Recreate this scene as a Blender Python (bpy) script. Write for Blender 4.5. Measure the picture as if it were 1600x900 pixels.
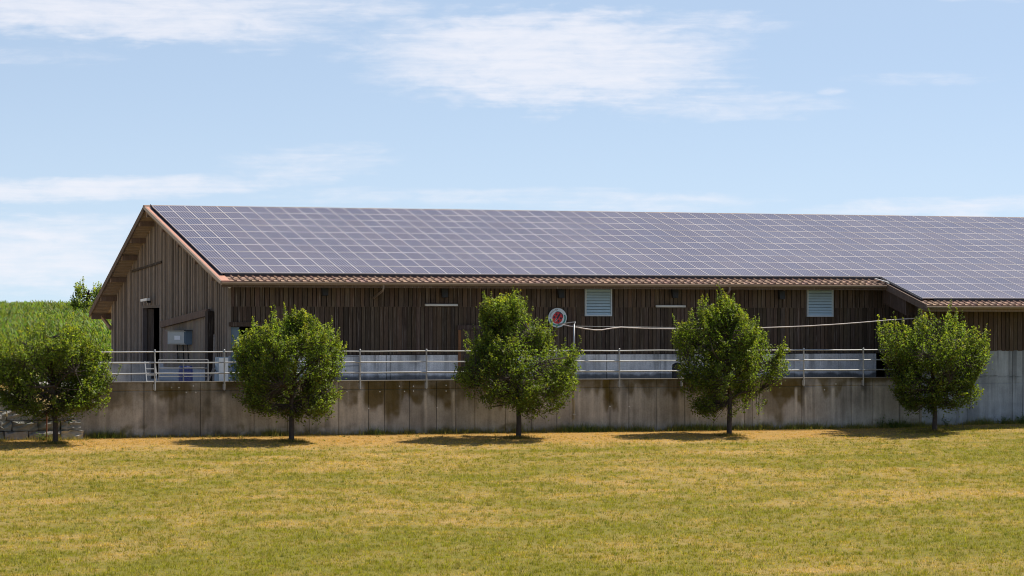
import bpy, math, random
import numpy as np
from mathutils import Vector, Matrix

for _o in list(bpy.data.objects):
    bpy.data.objects.remove(_o)
C = bpy.context.scene.collection
SC = bpy.context.scene

# ------------------------------------------------------------------ camera
F = 4620.0            # focal length in units of a 1600-wide picture
H = 3.9               # eye height above the foot of the retaining wall
TH = math.radians(19.4)
cam_data = bpy.data.cameras.new('camera')
cam = bpy.data.objects.new('camera', cam_data)
C.objects.link(cam)
cam.location = (0, 0, H)
cam.rotation_euler = (math.radians(90), 0, 0)
cam_data.sensor_width = 36.0
cam_data.lens = F / 1600 * 36.0
cam_data.shift_y = 61 / 1600
cam_data.clip_start = 0.5
cam_data.clip_end = 6000
SC.camera = cam

# ------------------------------------------------------------------ sun, sky, exposure
SUN_EL = math.radians(54)
SUN_AZ = math.atan2(2.0, 1.35)          # from +Y towards +X
sd = Vector((math.sin(SUN_AZ) * math.cos(SUN_EL), math.cos(SUN_AZ) * math.cos(SUN_EL), math.sin(SUN_EL)))
sun_data = bpy.data.lights.new('sun', 'SUN')
sun_data.energy = 4.7
sun_data.angle = math.radians(0.53)
sun_data.color = (1.0, 0.93, 0.80)
sun = bpy.data.objects.new('sun', sun_data)
C.objects.link(sun)
sun.rotation_euler = sd.to_track_quat('Z', 'Y').to_euler()
sun.location = (60, 40, 80)
SC.view_settings.view_transform = 'Standard'
SC.view_settings.look = 'None'
SC.view_settings.exposure = 0.68
SC.view_settings.gamma = 1.0
try:
    SC.cycles.filter_width = 1.05      # a crisp lens
except AttributeError:
    pass
SC.view_settings.use_curve_mapping = False


class G:
    """small helper for node trees"""
    def __init__(s, nt):
        s.nt = nt
        s.N = nt.nodes
        s.L = nt.links
    def n(s, t, **kw):
        x = s.N.new(t)
        for k, v in kw.items():
            setattr(x, k, v)
        return x
    def set(s, sock, v):
        if isinstance(v, bpy.types.NodeSocket):
            s.L.new(v, sock)
        elif v is not None:
            if sock.type == 'RGBA' and not isinstance(v, (int, float)) and len(v) == 3:
                v = (*v, 1)
            sock.default_value = v
    def m(s, op, a, b=None, c=None, clamp=False):
        x = s.n('ShaderNodeMath', operation=op, use_clamp=clamp)
        for i, v in enumerate((a, b, c)):
            if v is not None:
                s.set(x.inputs[i], v)
        return x.outputs[0]
    def mix(s, fac, a, b, mode='MIX'):
        x = s.n('ShaderNodeMix', data_type='RGBA', blend_type=mode)
        s.set(x.inputs[0], fac); s.set(x.inputs[6], a); s.set(x.inputs[7], b)
        return x.outputs[2]
    def noise(s, vec, scale, detail=3, rough=0.55, dist=0.0):
        x = s.n('ShaderNodeTexNoise')
        if vec is not None:
            s.L.new(vec, x.inputs['Vector'])
        x.inputs['Scale'].default_value = scale
        x.inputs['Detail'].default_value = detail
        x.inputs['Roughness'].default_value = rough
        x.inputs['Distortion'].default_value = dist
        return x.outputs[0]
    def mapv(s, vec, sc=(1, 1, 1), loc=(0, 0, 0)):
        x = s.n('ShaderNodeMapping')
        s.L.new(vec, x.inputs[0])
        x.inputs['Scale'].default_value = sc
        x.inputs['Location'].default_value = loc
        return x.outputs[0]
    def ramp(s, fac, stops, interp='LINEAR'):
        x = s.n('ShaderNodeValToRGB')
        x.color_ramp.interpolation = interp
        el = x.color_ramp.elements
        el[0].position, el[0].color = stops[0][0], (*stops[0][1], 1)
        el[1].position, el[1].color = stops[-1][0], (*stops[-1][1], 1)
        for p, c in stops[1:-1]:
            e_ = el.new(p); e_.color = (*c, 1)
        s.L.new(fac, x.inputs[0])
        return x.outputs[0]
    def smooth(s, v, a, b, lo=0.0, hi=1.0):
        x = s.n('ShaderNodeMapRange', interpolation_type='SMOOTHSTEP')
        s.set(x.inputs[0], v)
        x.inputs[1].default_value = a; x.inputs[2].default_value = b
        x.inputs[3].default_value = lo; x.inputs[4].default_value = hi
        return x.outputs[0]


world = bpy.data.worlds.new('World')
SC.world = world
world.use_nodes = True
g = G(world.node_tree)
for x in list(g.N):
    g.N.remove(x)
tc = g.n('ShaderNodeTexCoord')
sep = g.n('ShaderNodeSeparateXYZ')
g.L.new(tc.outputs['Generated'], sep.inputs[0])
X, Y, Z = sep.outputs
# the pale summer sky: sample the sky dome a little higher than the horizon band
cmb = g.n('ShaderNodeCombineXYZ')
g.L.new(X, cmb.inputs[0]); g.L.new(Y, cmb.inputs[1])
g.L.new(g.m('ADD', g.m('MULTIPLY', g.m('MAXIMUM', Z, 0.0), 2.2), 0.10), cmb.inputs[2])
nrm = g.n('ShaderNodeVectorMath', operation='NORMALIZE')
g.L.new(cmb.outputs[0], nrm.inputs[0])
sky = g.n('ShaderNodeTexSky', sky_type='NISHITA')
sky.sun_disc = False
sky.sun_elevation = SUN_EL
sky.sun_rotation = SUN_AZ
sky.air_density = 1.0
sky.dust_density = 0.6
sky.ozone_density = 1.6
sky.altitude = 400
g.L.new(nrm.outputs[0], sky.inputs[0])
# clouds, laid out on the dome by azimuth and elevation
az = g.m('ARCTAN2', X, Y)
el = g.m('ARCSINE', Z)
cv = g.n('ShaderNodeCombineXYZ')
g.L.new(az, cv.inputs[0]); g.L.new(el, cv.inputs[1])
warp = g.noise(g.mapv(cv.outputs[0], (60, 200, 1)), 1.0, 3, 0.6)
wisp = g.noise(g.mapv(cv.outputs[0], (42, 190, 1), (3.1, 7.7, 0)), 1.0, 7, 0.62, 0.6)
puff = g.noise(g.mapv(cv.outputs[0], (110, 260, 1), (1.3, 2.2, 0)), 1.0, 6, 0.6, 0.3)
streak = g.noise(g.mapv(cv.outputs[0], (22, 420, 1), (9.0, 1.0, 0)), 1.0, 6, 0.6, 0.4)


def blob(u, v, hu, hv, amp, tilt=0.0, sharp=0.0):
    cu, ce = (u - 800) / F, (511 - v) / F
    dx = g.m('DIVIDE', g.m('SUBTRACT', az, cu), hu / F)
    e2 = g.m('ADD', g.m('SUBTRACT', el, ce), g.m('MULTIPLY', g.m('SUBTRACT', az, cu), tilt))
    e2 = g.m('ADD', e2, g.m('MULTIPLY', g.m('SUBTRACT', warp, 0.5), hv / F * 0.9))
    dy = g.m('DIVIDE', e2, hv / F)
    d2 = g.m('ADD', g.m('MULTIPLY', dx, dx), g.m('MULTIPLY', dy, dy))
    return g.m('MULTIPLY', g.smooth(d2, 0.0, 1.25, 1.0, 0.0), amp)


cloud_list = [
    (860, 92, 350, 92, 1.05, 0.02, 0), (790, 70, 250, 55, 0.4, 0.0, 0), (1050, 50, 210, 34, 0.6, -0.06, 0),
    (1120, 166, 230, 30, 0.55, 0, 0), (760, 120, 260, 60, 0.35, 0, 0),
    (140, 20, 480, 56, 1.0, 0.05, 0), (410, 4, 320, 34, 0.7, 0.05, 0), (60, 95, 160, 20, 0.33, 0, 0),
    (130, 298, 380, 24, 0.95, -0.03, 0), (45, 398, 230, 72, 0.9, 0, 0), (120, 352, 210, 20, 0.7, -0.05, 0),
    (485, 258, 170, 40, 0.55, -0.06, 0), (720, 306, 400, 18, 0.5, 0, 0), (1000, 316, 260, 22, 0.55, 0, 0),
    (1480, 326, 300, 20, 0.7, -0.02, 0), (400, 75, 90, 18, 0.42, 0, 0), (545, 90, 60, 14, 0.35, 0, 0), (1570, 2, 140, 14, 0.5, 0, 0), (1430, 128, 150, 14, 0.36, 0, 0), (1298, 145, 30, 9, 0.5, 0, 0),
]
tot = None
for b_ in cloud_list:
    o_ = blob(*b_)
    tot = o_ if tot is None else g.m('MAXIMUM', tot, o_)
tex = g.m('ADD', g.m('ADD', g.m('MULTIPLY', wisp, 0.5), g.m('MULTIPLY', streak, 0.32)), g.m('MULTIPLY', puff, 0.22))
dens = g.m('SUBTRACT', g.m('ADD', tot, g.m('MULTIPLY', g.m('SUBTRACT', tex, 0.52), 2.3)), 0.17)
dens = g.m('MULTIPLY', g.smooth(dens, -0.08, 1.15), g.smooth(tot, 0.0, 0.25))
# thin fair-weather cloud on the rest of the dome
high = g.m('MULTIPLY', g.smooth(g.noise(g.mapv(tc.outputs['Generated'], (2.2, 2.2, 7)), 1.0, 6, 0.6, 0.5), 0.5, 0.75), g.smooth(el, 0.13, 0.25))
dens = g.m('MAXIMUM', dens, g.m('MULTIPLY', high, 0.35))
bgs = g.n('ShaderNodeBackground')
SKY_MUL = g.mix(1.0, sky.outputs[0], (1.0, 0.99, 1.0), 'MULTIPLY')
veil = g.m('MULTIPLY', g.smooth(el, 0.0, 0.10, 0.66, 0.42), g.smooth(el, 0.14, 0.40, 1.0, 0.12))
cloud_col = (6.1, 6.1, 6.5)
sky_c = g.mix(veil, SKY_MUL, (5.6, 6.05, 6.5))
sky_c = g.mix(1.0, sky_c, (0.87, 0.93, 0.955), 'MULTIPLY')
sky_c = g.mix(g.m('MULTIPLY', dens, 0.80), sky_c, cloud_col)
g.L.new(sky_c, bgs.inputs['Color'])
bgs.inputs['Strength'].default_value = 0.095
wo = g.n('ShaderNodeOutputWorld')
g.L.new(bgs.outputs[0], wo.inputs[0])

# ------------------------------------------------------------------ the building frame: a along the facade, b into the picture, z up
EX, EY = math.cos(TH), math.sin(TH)
D0 = -EY * (35 / F * 110) + EX * 110
A0 = EX * (35 / F * 110) + EY * 110


def W(a, b, z):
    a, b = a + A0, b + D0
    return Vector((a * EX - b * EY, a * EY + b * EX, z))


def UVB(u, v, b):
    """point of the facade-parallel plane at depth b seen at picture point u, v"""
    rx = (u - 800) / F
    t = (D0 + b) / (-EY * rx + EX)
    return (EX * rx * t + EY * t - A0, b, H - (v - 511) / F * t)


def UA(u, b, v=640):
    return UVB(u, v, b)[0]


rng = np.random.default_rng(7)
random.seed(7)


# ------------------------------------------------------------------ value noise in numpy
def vnoise(x, y, seed=0):
    x = np.asarray(x, float); y = np.asarray(y, float)
    xi = np.floor(x).astype(np.int64); yi = np.floor(y).astype(np.int64)
    fx = x - xi; fy = y - yi
    fx = fx * fx * (3 - 2 * fx); fy = fy * fy * (3 - 2 * fy)
    def h(i, j):
        k = (i * 374761393 + j * 668265263 + seed * 2147483647) & 0xffffffff
        k = ((k ^ (k >> 13)) * 1274126177) & 0xffffffff
        k = k ^ (k >> 16)
        return (k & 0xffff) / 65535.0
    return (h(xi, yi) * (1 - fx) + h(xi + 1, yi) * fx) * (1 - fy) + (h(xi, yi + 1) * (1 - fx) + h(xi + 1, yi + 1) * fx) * fy


def fbm(x, y, seed=0, oct=4):
    s = 0; amp = 0.5; t = 0
    for i in range(oct):
        s = s + amp * vnoise(x * 2 ** i, y * 2 ** i, seed + i * 17); t += amp; amp *= 0.55
    return s / t


def sstep(x, a, b):
    t = np.clip((x - a) / (b - a), 0, 1)
    return t * t * (3 - 2 * t)


# ------------------------------------------------------------------ mesh builder
class MB:
    def __init__(s):
        s.v = []; s.f = []; s.mi = []; s.c = []
    def add(s, verts, faces, mi=0, col=None):
        k = len(s.v)
        s.v += [tuple(p) for p in verts]
        s.f += [tuple(i + k for i in fc) for fc in faces]
        s.mi += [mi] * len(faces)
        s.c += [col if col is not None else (1, 1, 1)] * len(verts)
        return s
    def box(s, a0, a1, b0, b1, z0, z1, mi=0, col=None):
        v = [(a, b, z) for z in (z0, z1) for b in (b0, b1) for a in (a0, a1)]
        return s.add(v, [(0, 2, 3, 1), (4, 5, 7, 6), (0, 1, 5, 4), (2, 6, 7, 3), (0, 4, 6, 2), (1, 3, 7, 5)], mi, col)
    def hexa(s, v, mi=0, col=None):
        """8 corners ordered like box"""
        return s.add(v, [(0, 2, 3, 1), (4, 5, 7, 6), (0, 1, 5, 4), (2, 6, 7, 3), (0, 4, 6, 2), (1, 3, 7, 5)], mi, col)
    def beam(s, p, q, w, h, up=(0, 0, 1), mi=0, col=None):
        p, q = Vector(p), Vector(q)
        d = (q - p).normalized()
        sx = d.cross(Vector(up)).normalized() * w / 2
        uz = sx.cross(d).normalized() * h / 2
        v = []
        for c_ in (-1, 1):
            for e_ in (p, q):
                for k in (-1, 1):
                    v.append(e_ + sx * k + uz * c_)
        return s.hexa(v, mi, col)
    def tube(s, pts, rad, n=8, mi=0, col=None, cap=True):
        pts = [Vector(p) for p in pts]
        if not hasattr(rad, '__len__'):
            rad = [rad] * len(pts)
        vs = []; fs = []
        prev = None
        for i, p in enumerate(pts):
            d = (pts[min(i + 1, len(pts) - 1)] - pts[max(i - 1, 0)])
            if d.length < 1e-9:
                d = Vector((0, 0, 1))
            d.normalize()
            if prev is None:
                r = Vector((1, 0, 0)) if abs(d.x) < 0.9 else Vector((0, 1, 0))
            else:
                r = prev
            x = (r - d * r.dot(d)).normalized(); prev = x
            y = d.cross(x)
            for k in range(n):
                t = 2 * math.pi * k / n
                vs.append(p + (x * math.cos(t) + y * math.sin(t)) * rad[i])
        for i in range(len(pts) - 1):
            for k in range(n):
                k2 = (k + 1) % n
                fs.append((i * n + k, i * n + k2, (i + 1) * n + k2, (i + 1) * n + k))
        if cap:
            fs.append(tuple(range(n - 1, -1, -1)))
            fs.append(tuple((len(pts) - 1) * n + k for k in range(n)))
        return s.add(vs, fs, mi, col)
    def disc(s, c, r, y, n=40, mi=0, r0=0.0, a0=0, a1=2 * math.pi, th=0.006):
        """flat ring or disc facing -b at c=(a,z), standing th proud of plane y"""
        ring = []
        for k in range(n + 1):
            t = a0 + (a1 - a0) * k / n
            ring.append((math.cos(t), math.sin(t)))
        vs = []; fs = []
        for (x, z) in ring:
            vs += [(c[0] + r0 * x, y - th, c[1] + r0 * z), (c[0] + r * x, y - th, c[1] + r * z), (c[0] + r * x, y, c[1] + r * z)]
        for k in range(n):
            i, j = 3 * k, 3 * k + 3
            fs += [(i, j, j + 1, i + 1), (i + 1, j + 1, j + 2, i + 2)]
        return s.add(vs, fs, mi)


def np_mesh(name, v, f, col=None, loops=None):
    """v (n,3), f (m,k) arrays -> mesh, fast"""
    me = bpy.data.meshes.new(name)
    v = np.asarray(v, np.float32); f = np.asarray(f, np.int32)
    me.vertices.add(len(v)); me.vertices.foreach_set('co', v.ravel())
    k = f.shape[1]
    me.loops.add(f.size); me.loops.foreach_set('vertex_index', f.ravel())
    me.polygons.add(len(f)); me.polygons.foreach_set('loop_start', np.arange(0, f.size, k, dtype=np.int32))
    if col is not None:
        at = me.attributes.new('Col', 'FLOAT_COLOR', 'POINT')
        c4 = np.ones((len(v), 4), np.float32); c4[:, :3] = col
        at.data.foreach_set('color', c4.ravel())
    me.update(calc_edges=True)
    me.validate()
    return me


def mb_mesh(name, mb, mats, base=(0, 0, 0), smooth=False):
    me = bpy.data.meshes.new(name)
    bx, by, bz = base
    me.from_pydata([(x - bx, y - by, z - bz) for x, y, z in mb.v], [], mb.f)
    if not isinstance(mats, (list, tuple)):
        mats = [mats]
    for m_ in mats:
        me.materials.append(m_)
    me.polygons.foreach_set('material_index', mb.mi)
    at = me.attributes.new('Col', 'FLOAT_COLOR', 'POINT')
    c4 = np.ones((len(mb.v), 4), np.float32); c4[:, :3] = np.array(mb.c, np.float32)
    at.data.foreach_set('color', c4.ravel())
    if smooth:
        me.polygons.foreach_set('use_smooth', [True] * len(me.polygons))
    me.update()
    return me


BASE = {}


def shear(mb):
    """the gable wall is not quite square to the ridge"""
    mb.v = [(a + (b - 3.3) * 0.009, b, z) for a, b, z in mb.v]
    return mb


def tag(o, label=None, cat=None, group=None, kind=None):
    for k, v in (('label', label), ('category', cat), ('group', group), ('kind', kind)):
        if v:
            o[k] = v
    return o


def root(name, label, cat, base, group=None):
    """an empty at the thing's base (building frame)"""
    o = bpy.data.objects.new(name, None)
    C.objects.link(o)
    o.empty_display_size = 0.2
    o.location = W(*base); o.rotation_euler = (0, 0, TH)
    BASE[o.name] = base
    return tag(o, label, cat, group)


def base_of(o):
    while o.parent:
        o = o.parent
    return BASE[o.name]


def part(name, mb, mats, parent, smooth=False, label=None):
    me = mb_mesh(name, mb, mats, base_of(parent), smooth) if isinstance(mb, MB) else mb
    o = bpy.data.objects.new(name, me)
    C.objects.link(o)
    o.parent = parent
    if label:
        o['label'] = label
    return o


def whole(name, mb, mats, label, cat, base, group=None, smooth=False, kind=None):
    o = bpy.data.objects.new(name, mb_mesh(name, mb, mats, base, smooth))
    C.objects.link(o)
    o.location = W(*base); o.rotation_euler = (0, 0, TH)
    BASE[o.name] = base
    return tag(o, label, cat, group, kind)


# ------------------------------------------------------------------ materials
def new_mat(name):
    m = bpy.data.materials.new(name); m.use_nodes = True
    gg = G(m.node_tree)
    for x in list(gg.N):
        gg.N.remove(x)
    out = gg.n('ShaderNodeOutputMaterial')
    bs = gg.n('ShaderNodeBsdfPrincipled')
    gg.L.new(bs.outputs[0], out.inputs[0])
    return m, gg, bs, out


def simple(name, col, rough=0.6, metal=0.0, var=0.25, scale=6.0, stretch=(1, 1, 1), bump=0.0, spec=0.5, attr=False):
    m, gg, bs, out = new_mat(name)
    t = gg.n('ShaderNodeTexCoord').outputs['Object']
    nz = gg.noise(gg.mapv(t, stretch), scale, 5, 0.6)
    k = gg.m('ADD', gg.m('MULTIPLY', gg.m('SUBTRACT', nz, 0.5), 2 * var), 1.0)
    c = col
    if attr:
        at = gg.n('ShaderNodeAttribute', attribute_name='Col')
        c = gg.mix(1.0, col, at.outputs['Color'], 'MULTIPLY')
    cc = gg.n('ShaderNodeCombineXYZ')
    for i in range(3):
        gg.L.new(k, cc.inputs[i])
    gg.set(bs.inputs['Base Color'], gg.mix(1.0, c, cc.outputs[0], 'MULTIPLY'))
    bs.inputs['Roughness'].default_value = rough
    bs.inputs['Metallic'].default_value = metal
    bs.inputs['Specular IOR Level'].default_value = spec
    if bump:
        bp = gg.n('ShaderNodeBump')
        bp.inputs['Strength'].default_value = bump
        bp.inputs['Distance'].default_value = 0.02
        gg.L.new(nz, bp.inputs['Height'])
        gg.L.new(bp.outputs[0], bs.inputs['Normal'])
    return m


def wood(name, col, grain=(30, 30, 1.2), var=0.45):
    m, gg, bs, out = new_mat(name)
    t = gg.n('ShaderNodeTexCoord').outputs['Object']
    n1 = gg.noise(gg.mapv(t, grain), 1.0, 6, 0.65, 0.3)
    n2 = gg.noise(gg.mapv(t, (2.5, 2.5, 0.7)), 1.0, 4, 0.6)
    n3 = gg.noise(gg.mapv(t, (38, 38, 0.7)), 1.0, 4, 0.6)
    n5 = gg.noise(gg.mapv(t, (9, 9, 3.5)), 1.0, 5, 0.7, 1.0)
    at = gg.n('ShaderNodeAttribute', attribute_name='Col')
    c = gg.mix(1.0, col, at.outputs['Color'], 'MULTIPLY')
    k = gg.m('ADD', gg.m('MULTIPLY', gg.m('SUBTRACT', n1, 0.5), var * 1.6), 1.0)
    k = gg.m('ADD', k, gg.m('MULTIPLY', gg.m('SUBTRACT', n2, 0.5), var * 1.3))
    k = gg.m('ADD', k, gg.m('MULTIPLY', gg.m('SUBTRACT', n5, 0.5), var * 1.5))
    k = gg.m('MAXIMUM', k, 0.1)
    cc = gg.n('ShaderNodeCombineXYZ')
    for i in range(3):
        gg.L.new(k, cc.inputs[i])
    c = gg.mix(1.0, c, cc.outputs[0], 'MULTIPLY')
    grey = gg.smooth(n3, 0.57, 0.67)
    c = gg.mix(gg.m('MULTIPLY', grey, 0.62), c, (0.29, 0.245, 0.21))
    gg.set(bs.inputs['Base Color'], c)
    bs.inputs['Roughness'].default_value = 0.85
    bs.inputs['Specular IOR Level'].default_value = 0.2
    bp = gg.n('ShaderNodeBump')
    bp.inputs['Strength'].default_value = 0.5; bp.inputs['Distance'].default_value = 0.01
    gg.L.new(n1, bp.inputs['Height']); gg.L.new(bp.outputs[0], bs.inputs['Normal'])
    return m


def concrete(name, tint=(1, 1, 1)):
    m, gg, bs, out = new_mat(name)
    t = gg.n('ShaderNodeTexCoord').outputs['Object']
    at = gg.n('ShaderNodeAttribute', attribute_name='Col')
    n1 = gg.noise(gg.mapv(t, (3, 3, 3)), 1.0, 7, 0.62)
    n2 = gg.noise(t, 22, 5, 0.7)
    n4 = gg.noise(gg.mapv(t, (16, 16, 1.0)), 1.0, 5, 0.65)
    k = gg.m('ADD', gg.m('MULTIPLY', gg.m('SUBTRACT', n1, 0.5), 0.55), 1.0)
    k = gg.m('ADD', k, gg.m('MULTIPLY', gg.m('SUBTRACT', n2, 0.5), 0.75))
    k = gg.m('ADD', k, gg.m('MULTIPLY', gg.m('SUBTRACT', n4, 0.5), 0.6))
    k = gg.m('MAXIMUM', k, 0.15)
    cc = gg.n('ShaderNodeCombineXYZ')
    for i in range(3):
        gg.L.new(k, cc.inputs[i])
    c = gg.mix(1.0, at.outputs['Color'], cc.outputs[0], 'MULTIPLY')
    gg.set(bs.inputs['Base Color'], gg.mix(1.0, c, tint, 'MULTIPLY'))
    bs.inputs['Roughness'].default_value = 0.88
    bs.inputs['Specular IOR Level'].default_value = 0.25
    bp = gg.n('ShaderNodeBump')
    bp.inputs['Strength'].default_value = 0.35; bp.inputs['Distance'].default_value = 0.01
    gg.L.new(n2, bp.inputs['Height']); gg.L.new(bp.outputs[0], bs.inputs['Normal'])
    return m


def leafy(name, trans=0.45, rough=0.5, spec=0.35, tcol=(1.25, 1.35, 0.45)):
    m, gg, bs, out = new_mat(name)
    at = gg.n('ShaderNodeAttribute', attribute_name='Col')
    gg.L.new(at.outputs['Color'], bs.inputs['Base Color'])
    bs.inputs['Roughness'].default_value = rough
    bs.inputs['Specular IOR Level'].default_value = spec
    tr = gg.n('ShaderNodeBsdfTranslucent')
    gg.L.new(gg.mix(1.0, at.outputs['Color'], tcol, 'MULTIPLY'), tr.inputs[0])
    mx = gg.n('ShaderNodeMixShader'); mx.inputs[0].default_value = trans
    gg.L.new(bs.outputs[0], mx.inputs[1]); gg.L.new(tr.outputs[0], mx.inputs[2])
    gg.L.new(mx.outputs[0], out.inputs[0])
    return m


def panel_mat(name, use_attr):
    m, gg, bs, out = new_mat(name)
    if use_attr:
        rnd = gg.n('ShaderNodeAttribute', attribute_name='Col').outputs['Fac']
    else:
        rnd = gg.n('ShaderNodeObjectInfo').outputs['Random']
    uv = gg.n('ShaderNodeUVMap').outputs[0]
    sp = gg.n('ShaderNodeSeparateXYZ'); gg.L.new(uv, sp.inputs[0])
    # six strings of cells across, ten cells up; pale gaps between
    fx = gg.m('ABSOLUTE', gg.m('SUBTRACT', gg.m('FRACT', gg.m('MULTIPLY', sp.outputs[0], 6.0)), 0.5))
    fy = gg.m('ABSOLUTE', gg.m('SUBTRACT', gg.m('FRACT', gg.m('MULTIPLY', sp.outputs[1], 10.0)), 0.5))
    gx = gg.m('GREATER_THAN', fx, 0.36)
    gy = gg.m('GREATER_THAN', fy, 0.45)
    gap = gg.m('MAXIMUM', gx, gg.m('MULTIPLY', gy, 0.6))
    c = gg.ramp(rnd, [(0.0, (0.080, 0.064, 0.067)), (0.35, (0.075, 0.064, 0.072)), (0.7, (0.068, 0.061, 0.075)), (1.0, (0.085, 0.066, 0.066))])
    c = gg.mix(gg.m('MULTIPLY', gap, 0.75), c, (0.29, 0.24, 0.28))
    t = gg.n('ShaderNodeNewGeometry').outputs['Position']
    dust = gg.noise(gg.mapv(t, (0.35, 0.35, 0.35)), 1.0, 4, 0.6)
    c = gg.mix(gg.smooth(dust, 0.35, 0.75, 0.0, 0.14), c, (0.33, 0.29, 0.29))
    gg.set(bs.inputs['Base Color'], c)
    bs.inputs['Roughness'].default_value = 0.22
    bs.inputs['Specular IOR Level'].default_value = 0.5
    return m


M = {}
M['plank'] = wood('weathered_dark_planks', (0.094, 0.067, 0.050))
M['gable'] = wood('grey_brown_planks', (0.185, 0.152, 0.125), var=0.5)
M['timber'] = wood('roof_timber', (0.15, 0.11, 0.085))
M['soffit'] = wood('soffit_boards', (0.46, 0.35, 0.25), var=0.25)
M['dark'] = simple('dark_gap', (0.012, 0.010, 0.010), 0.9, var=0.1)
M['tile'] = simple('brown_roof_tile', (0.25, 0.160, 0.115), 0.75, var=0.4, scale=5, attr=True, spec=0.25)
M['verge'] = simple('copper_verge_sheet', (0.46, 0.235, 0.165), 0.55, var=0.15, scale=2.0, spec=0.35)
M['gutter'] = simple('weathered_gutter_metal', (0.27, 0.20, 0.145), 0.5, metal=0.3, var=0.2, scale=2.0)
M['conc'] = concrete('stained_concrete')
M['conc_cool'] = concrete('cool_grey_concrete', (0.94, 1.0, 1.08))
M['conc_mid'] = concrete('pale_grey_concrete', (1.0, 0.985, 0.965))
M['gate_metal'] = simple('dull_gate_tube', (0.22, 0.22, 0.225), 0.55, metal=0.3, var=0.2, scale=8)
M['galv'] = simple('galvanised_steel', (0.43, 0.43, 0.43), 0.5, metal=0.25, var=0.12, scale=9)
M['louvre'] = simple('pale_blue_louvre', (0.52, 0.68, 0.80), 0.55, var=0.12, scale=3, spec=0.3)
M['louvre_frame'] = simple('pale_frame', (0.55, 0.62, 0.68), 0.5, var=0.1)
M['edge_shade'] = simple('panel_edge_shade', (0.028, 0.024, 0.03), 0.6, var=0.2)  # painted shade and dark panel side for the array's edges
M['white'] = simple('white_paint', (0.78, 0.77, 0.74), 0.5, var=0.08)
M['grey_box'] = simple('blue_grey_enamel', (0.14, 0.20, 0.26), 0.45, var=0.1)
M['label'] = simple('pale_label', (0.5, 0.56, 0.66), 0.5, var=0.05)
M['blue'] = simple('blue_plastic', (0.02, 0.035, 0.16), 0.4, var=0.15)
M['black'] = simple('black_housing', (0.018, 0.018, 0.02), 0.5, var=0.1)
M['hose'] = simple('pale_cable', (0.62, 0.53, 0.49), 0.55, var=0.15)
M['bark'] = simple('dark_bark', (0.065, 0.052, 0.045), 0.9, var=0.5, scale=9, stretch=(3, 3, 1), bump=0.6, spec=0.15)
M['stone'] = simple('rough_stone_block', (0.34, 0.335, 0.325), 0.9, var=0.8, scale=4.5, bump=1.0, spec=0.15, attr=True)
M['rust'] = simple('rusty_iron', (0.22, 0.085, 0.045), 0.8, var=0.3)
M['red'] = simple('sign_red', (0.62, 0.03, 0.04), 0.45, var=0.06)
M['sign_white'] = simple('sign_white', (0.66, 0.74, 0.80), 0.45, var=0.05)
M['sign_black'] = simple('sign_black', (0.02, 0.02, 0.04), 0.45, var=0.05)
M['sign_green'] = simple('sign_green', (0.03, 0.24, 0.22), 0.45, var=0.06)
M['frame'] = simple('aluminium_frame', (0.56, 0.52, 0.52), 0.45, metal=0.0, var=0.1, scale=2)
M['back'] = simple('panel_underside', (0.03, 0.03, 0.035), 0.6, var=0.1)
M['cells'] = panel_mat('solar_cells', False)
M['cells_far'] = panel_mat('solar_cells_far', True)
M['leaf'] = leafy('tree_leaf', 0.50, 0.55, 0.25, (1.55, 1.6, 0.5))
M['corn'] = leafy('corn_leaf', 0.4, 0.6, 0.12)
M['grass'] = leafy('grass_blade', 0.45, 0.6, 0.2, (1.1, 1.1, 0.8))
M['bluewhite'] = simple('pale_blue_board', (0.34, 0.42, 0.48), 0.5, var=0.15)


# ------------------------------------------------------------------ ground
def lawn_z(a, b):
    """height of the open ground in front of the wall"""
    dist = -np.asarray(b, float)
    a = np.asarray(a, float)
    z = -0.052 * np.clip(dist, 0, 7) - 0.033 * np.clip(dist - 7, 0, 45)
    z = z + sstep(dist, 52, 108) * 4.1 + 0.03 * np.sin(a * 0.35 + 1) * sstep(dist, 0, 3) + 0.05 * (fbm(a * 0.12, dist * 0.2, 5) - 0.5)
    z = z + 0.10 * sstep(a, 13.5, 20) * (1 - sstep(dist, 0, 6))
    return z


def back_z(a, b):
    a = np.asarray(a, float); b = np.asarray(b, float)
    z = 1.55 + 0 * a
    left = 1 - sstep(a, -19.5, -16.9)
    hill = 0.75 + 0.66 * sstep(b, 0.3, 5) + 0.72 * sstep(b, 4, 34) + 0.70 * sstep(b, 30, 125) - 4.0 * sstep(b, 140, 400)
    hz = z + (hill - z) * left
    far = 1.55 + 1.2 * sstep(b, 30, 60) + 1.75 * sstep(b, 50, 125) - 4.0 * sstep(b, 140, 400)
    return np.where(b > 30, np.maximum(hz, far * (1 - left) + hz * left), hz)


def ground_z(a, b):
    a = np.asarray(a, float); b = np.asarray(b, float)
    wall = sstep(a, -30, -24) * (1 - sstep(a, 34, 40))
    hard = (b > 0.12).astype(float)
    soft = sstep(b, -5, 4)
    k = hard * wall + soft * (1 - wall)
    return lawn_z(a, np.minimum(b, 0)) * (1 - k) + back_z(a, np.maximum(b, 0)) * k


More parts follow.
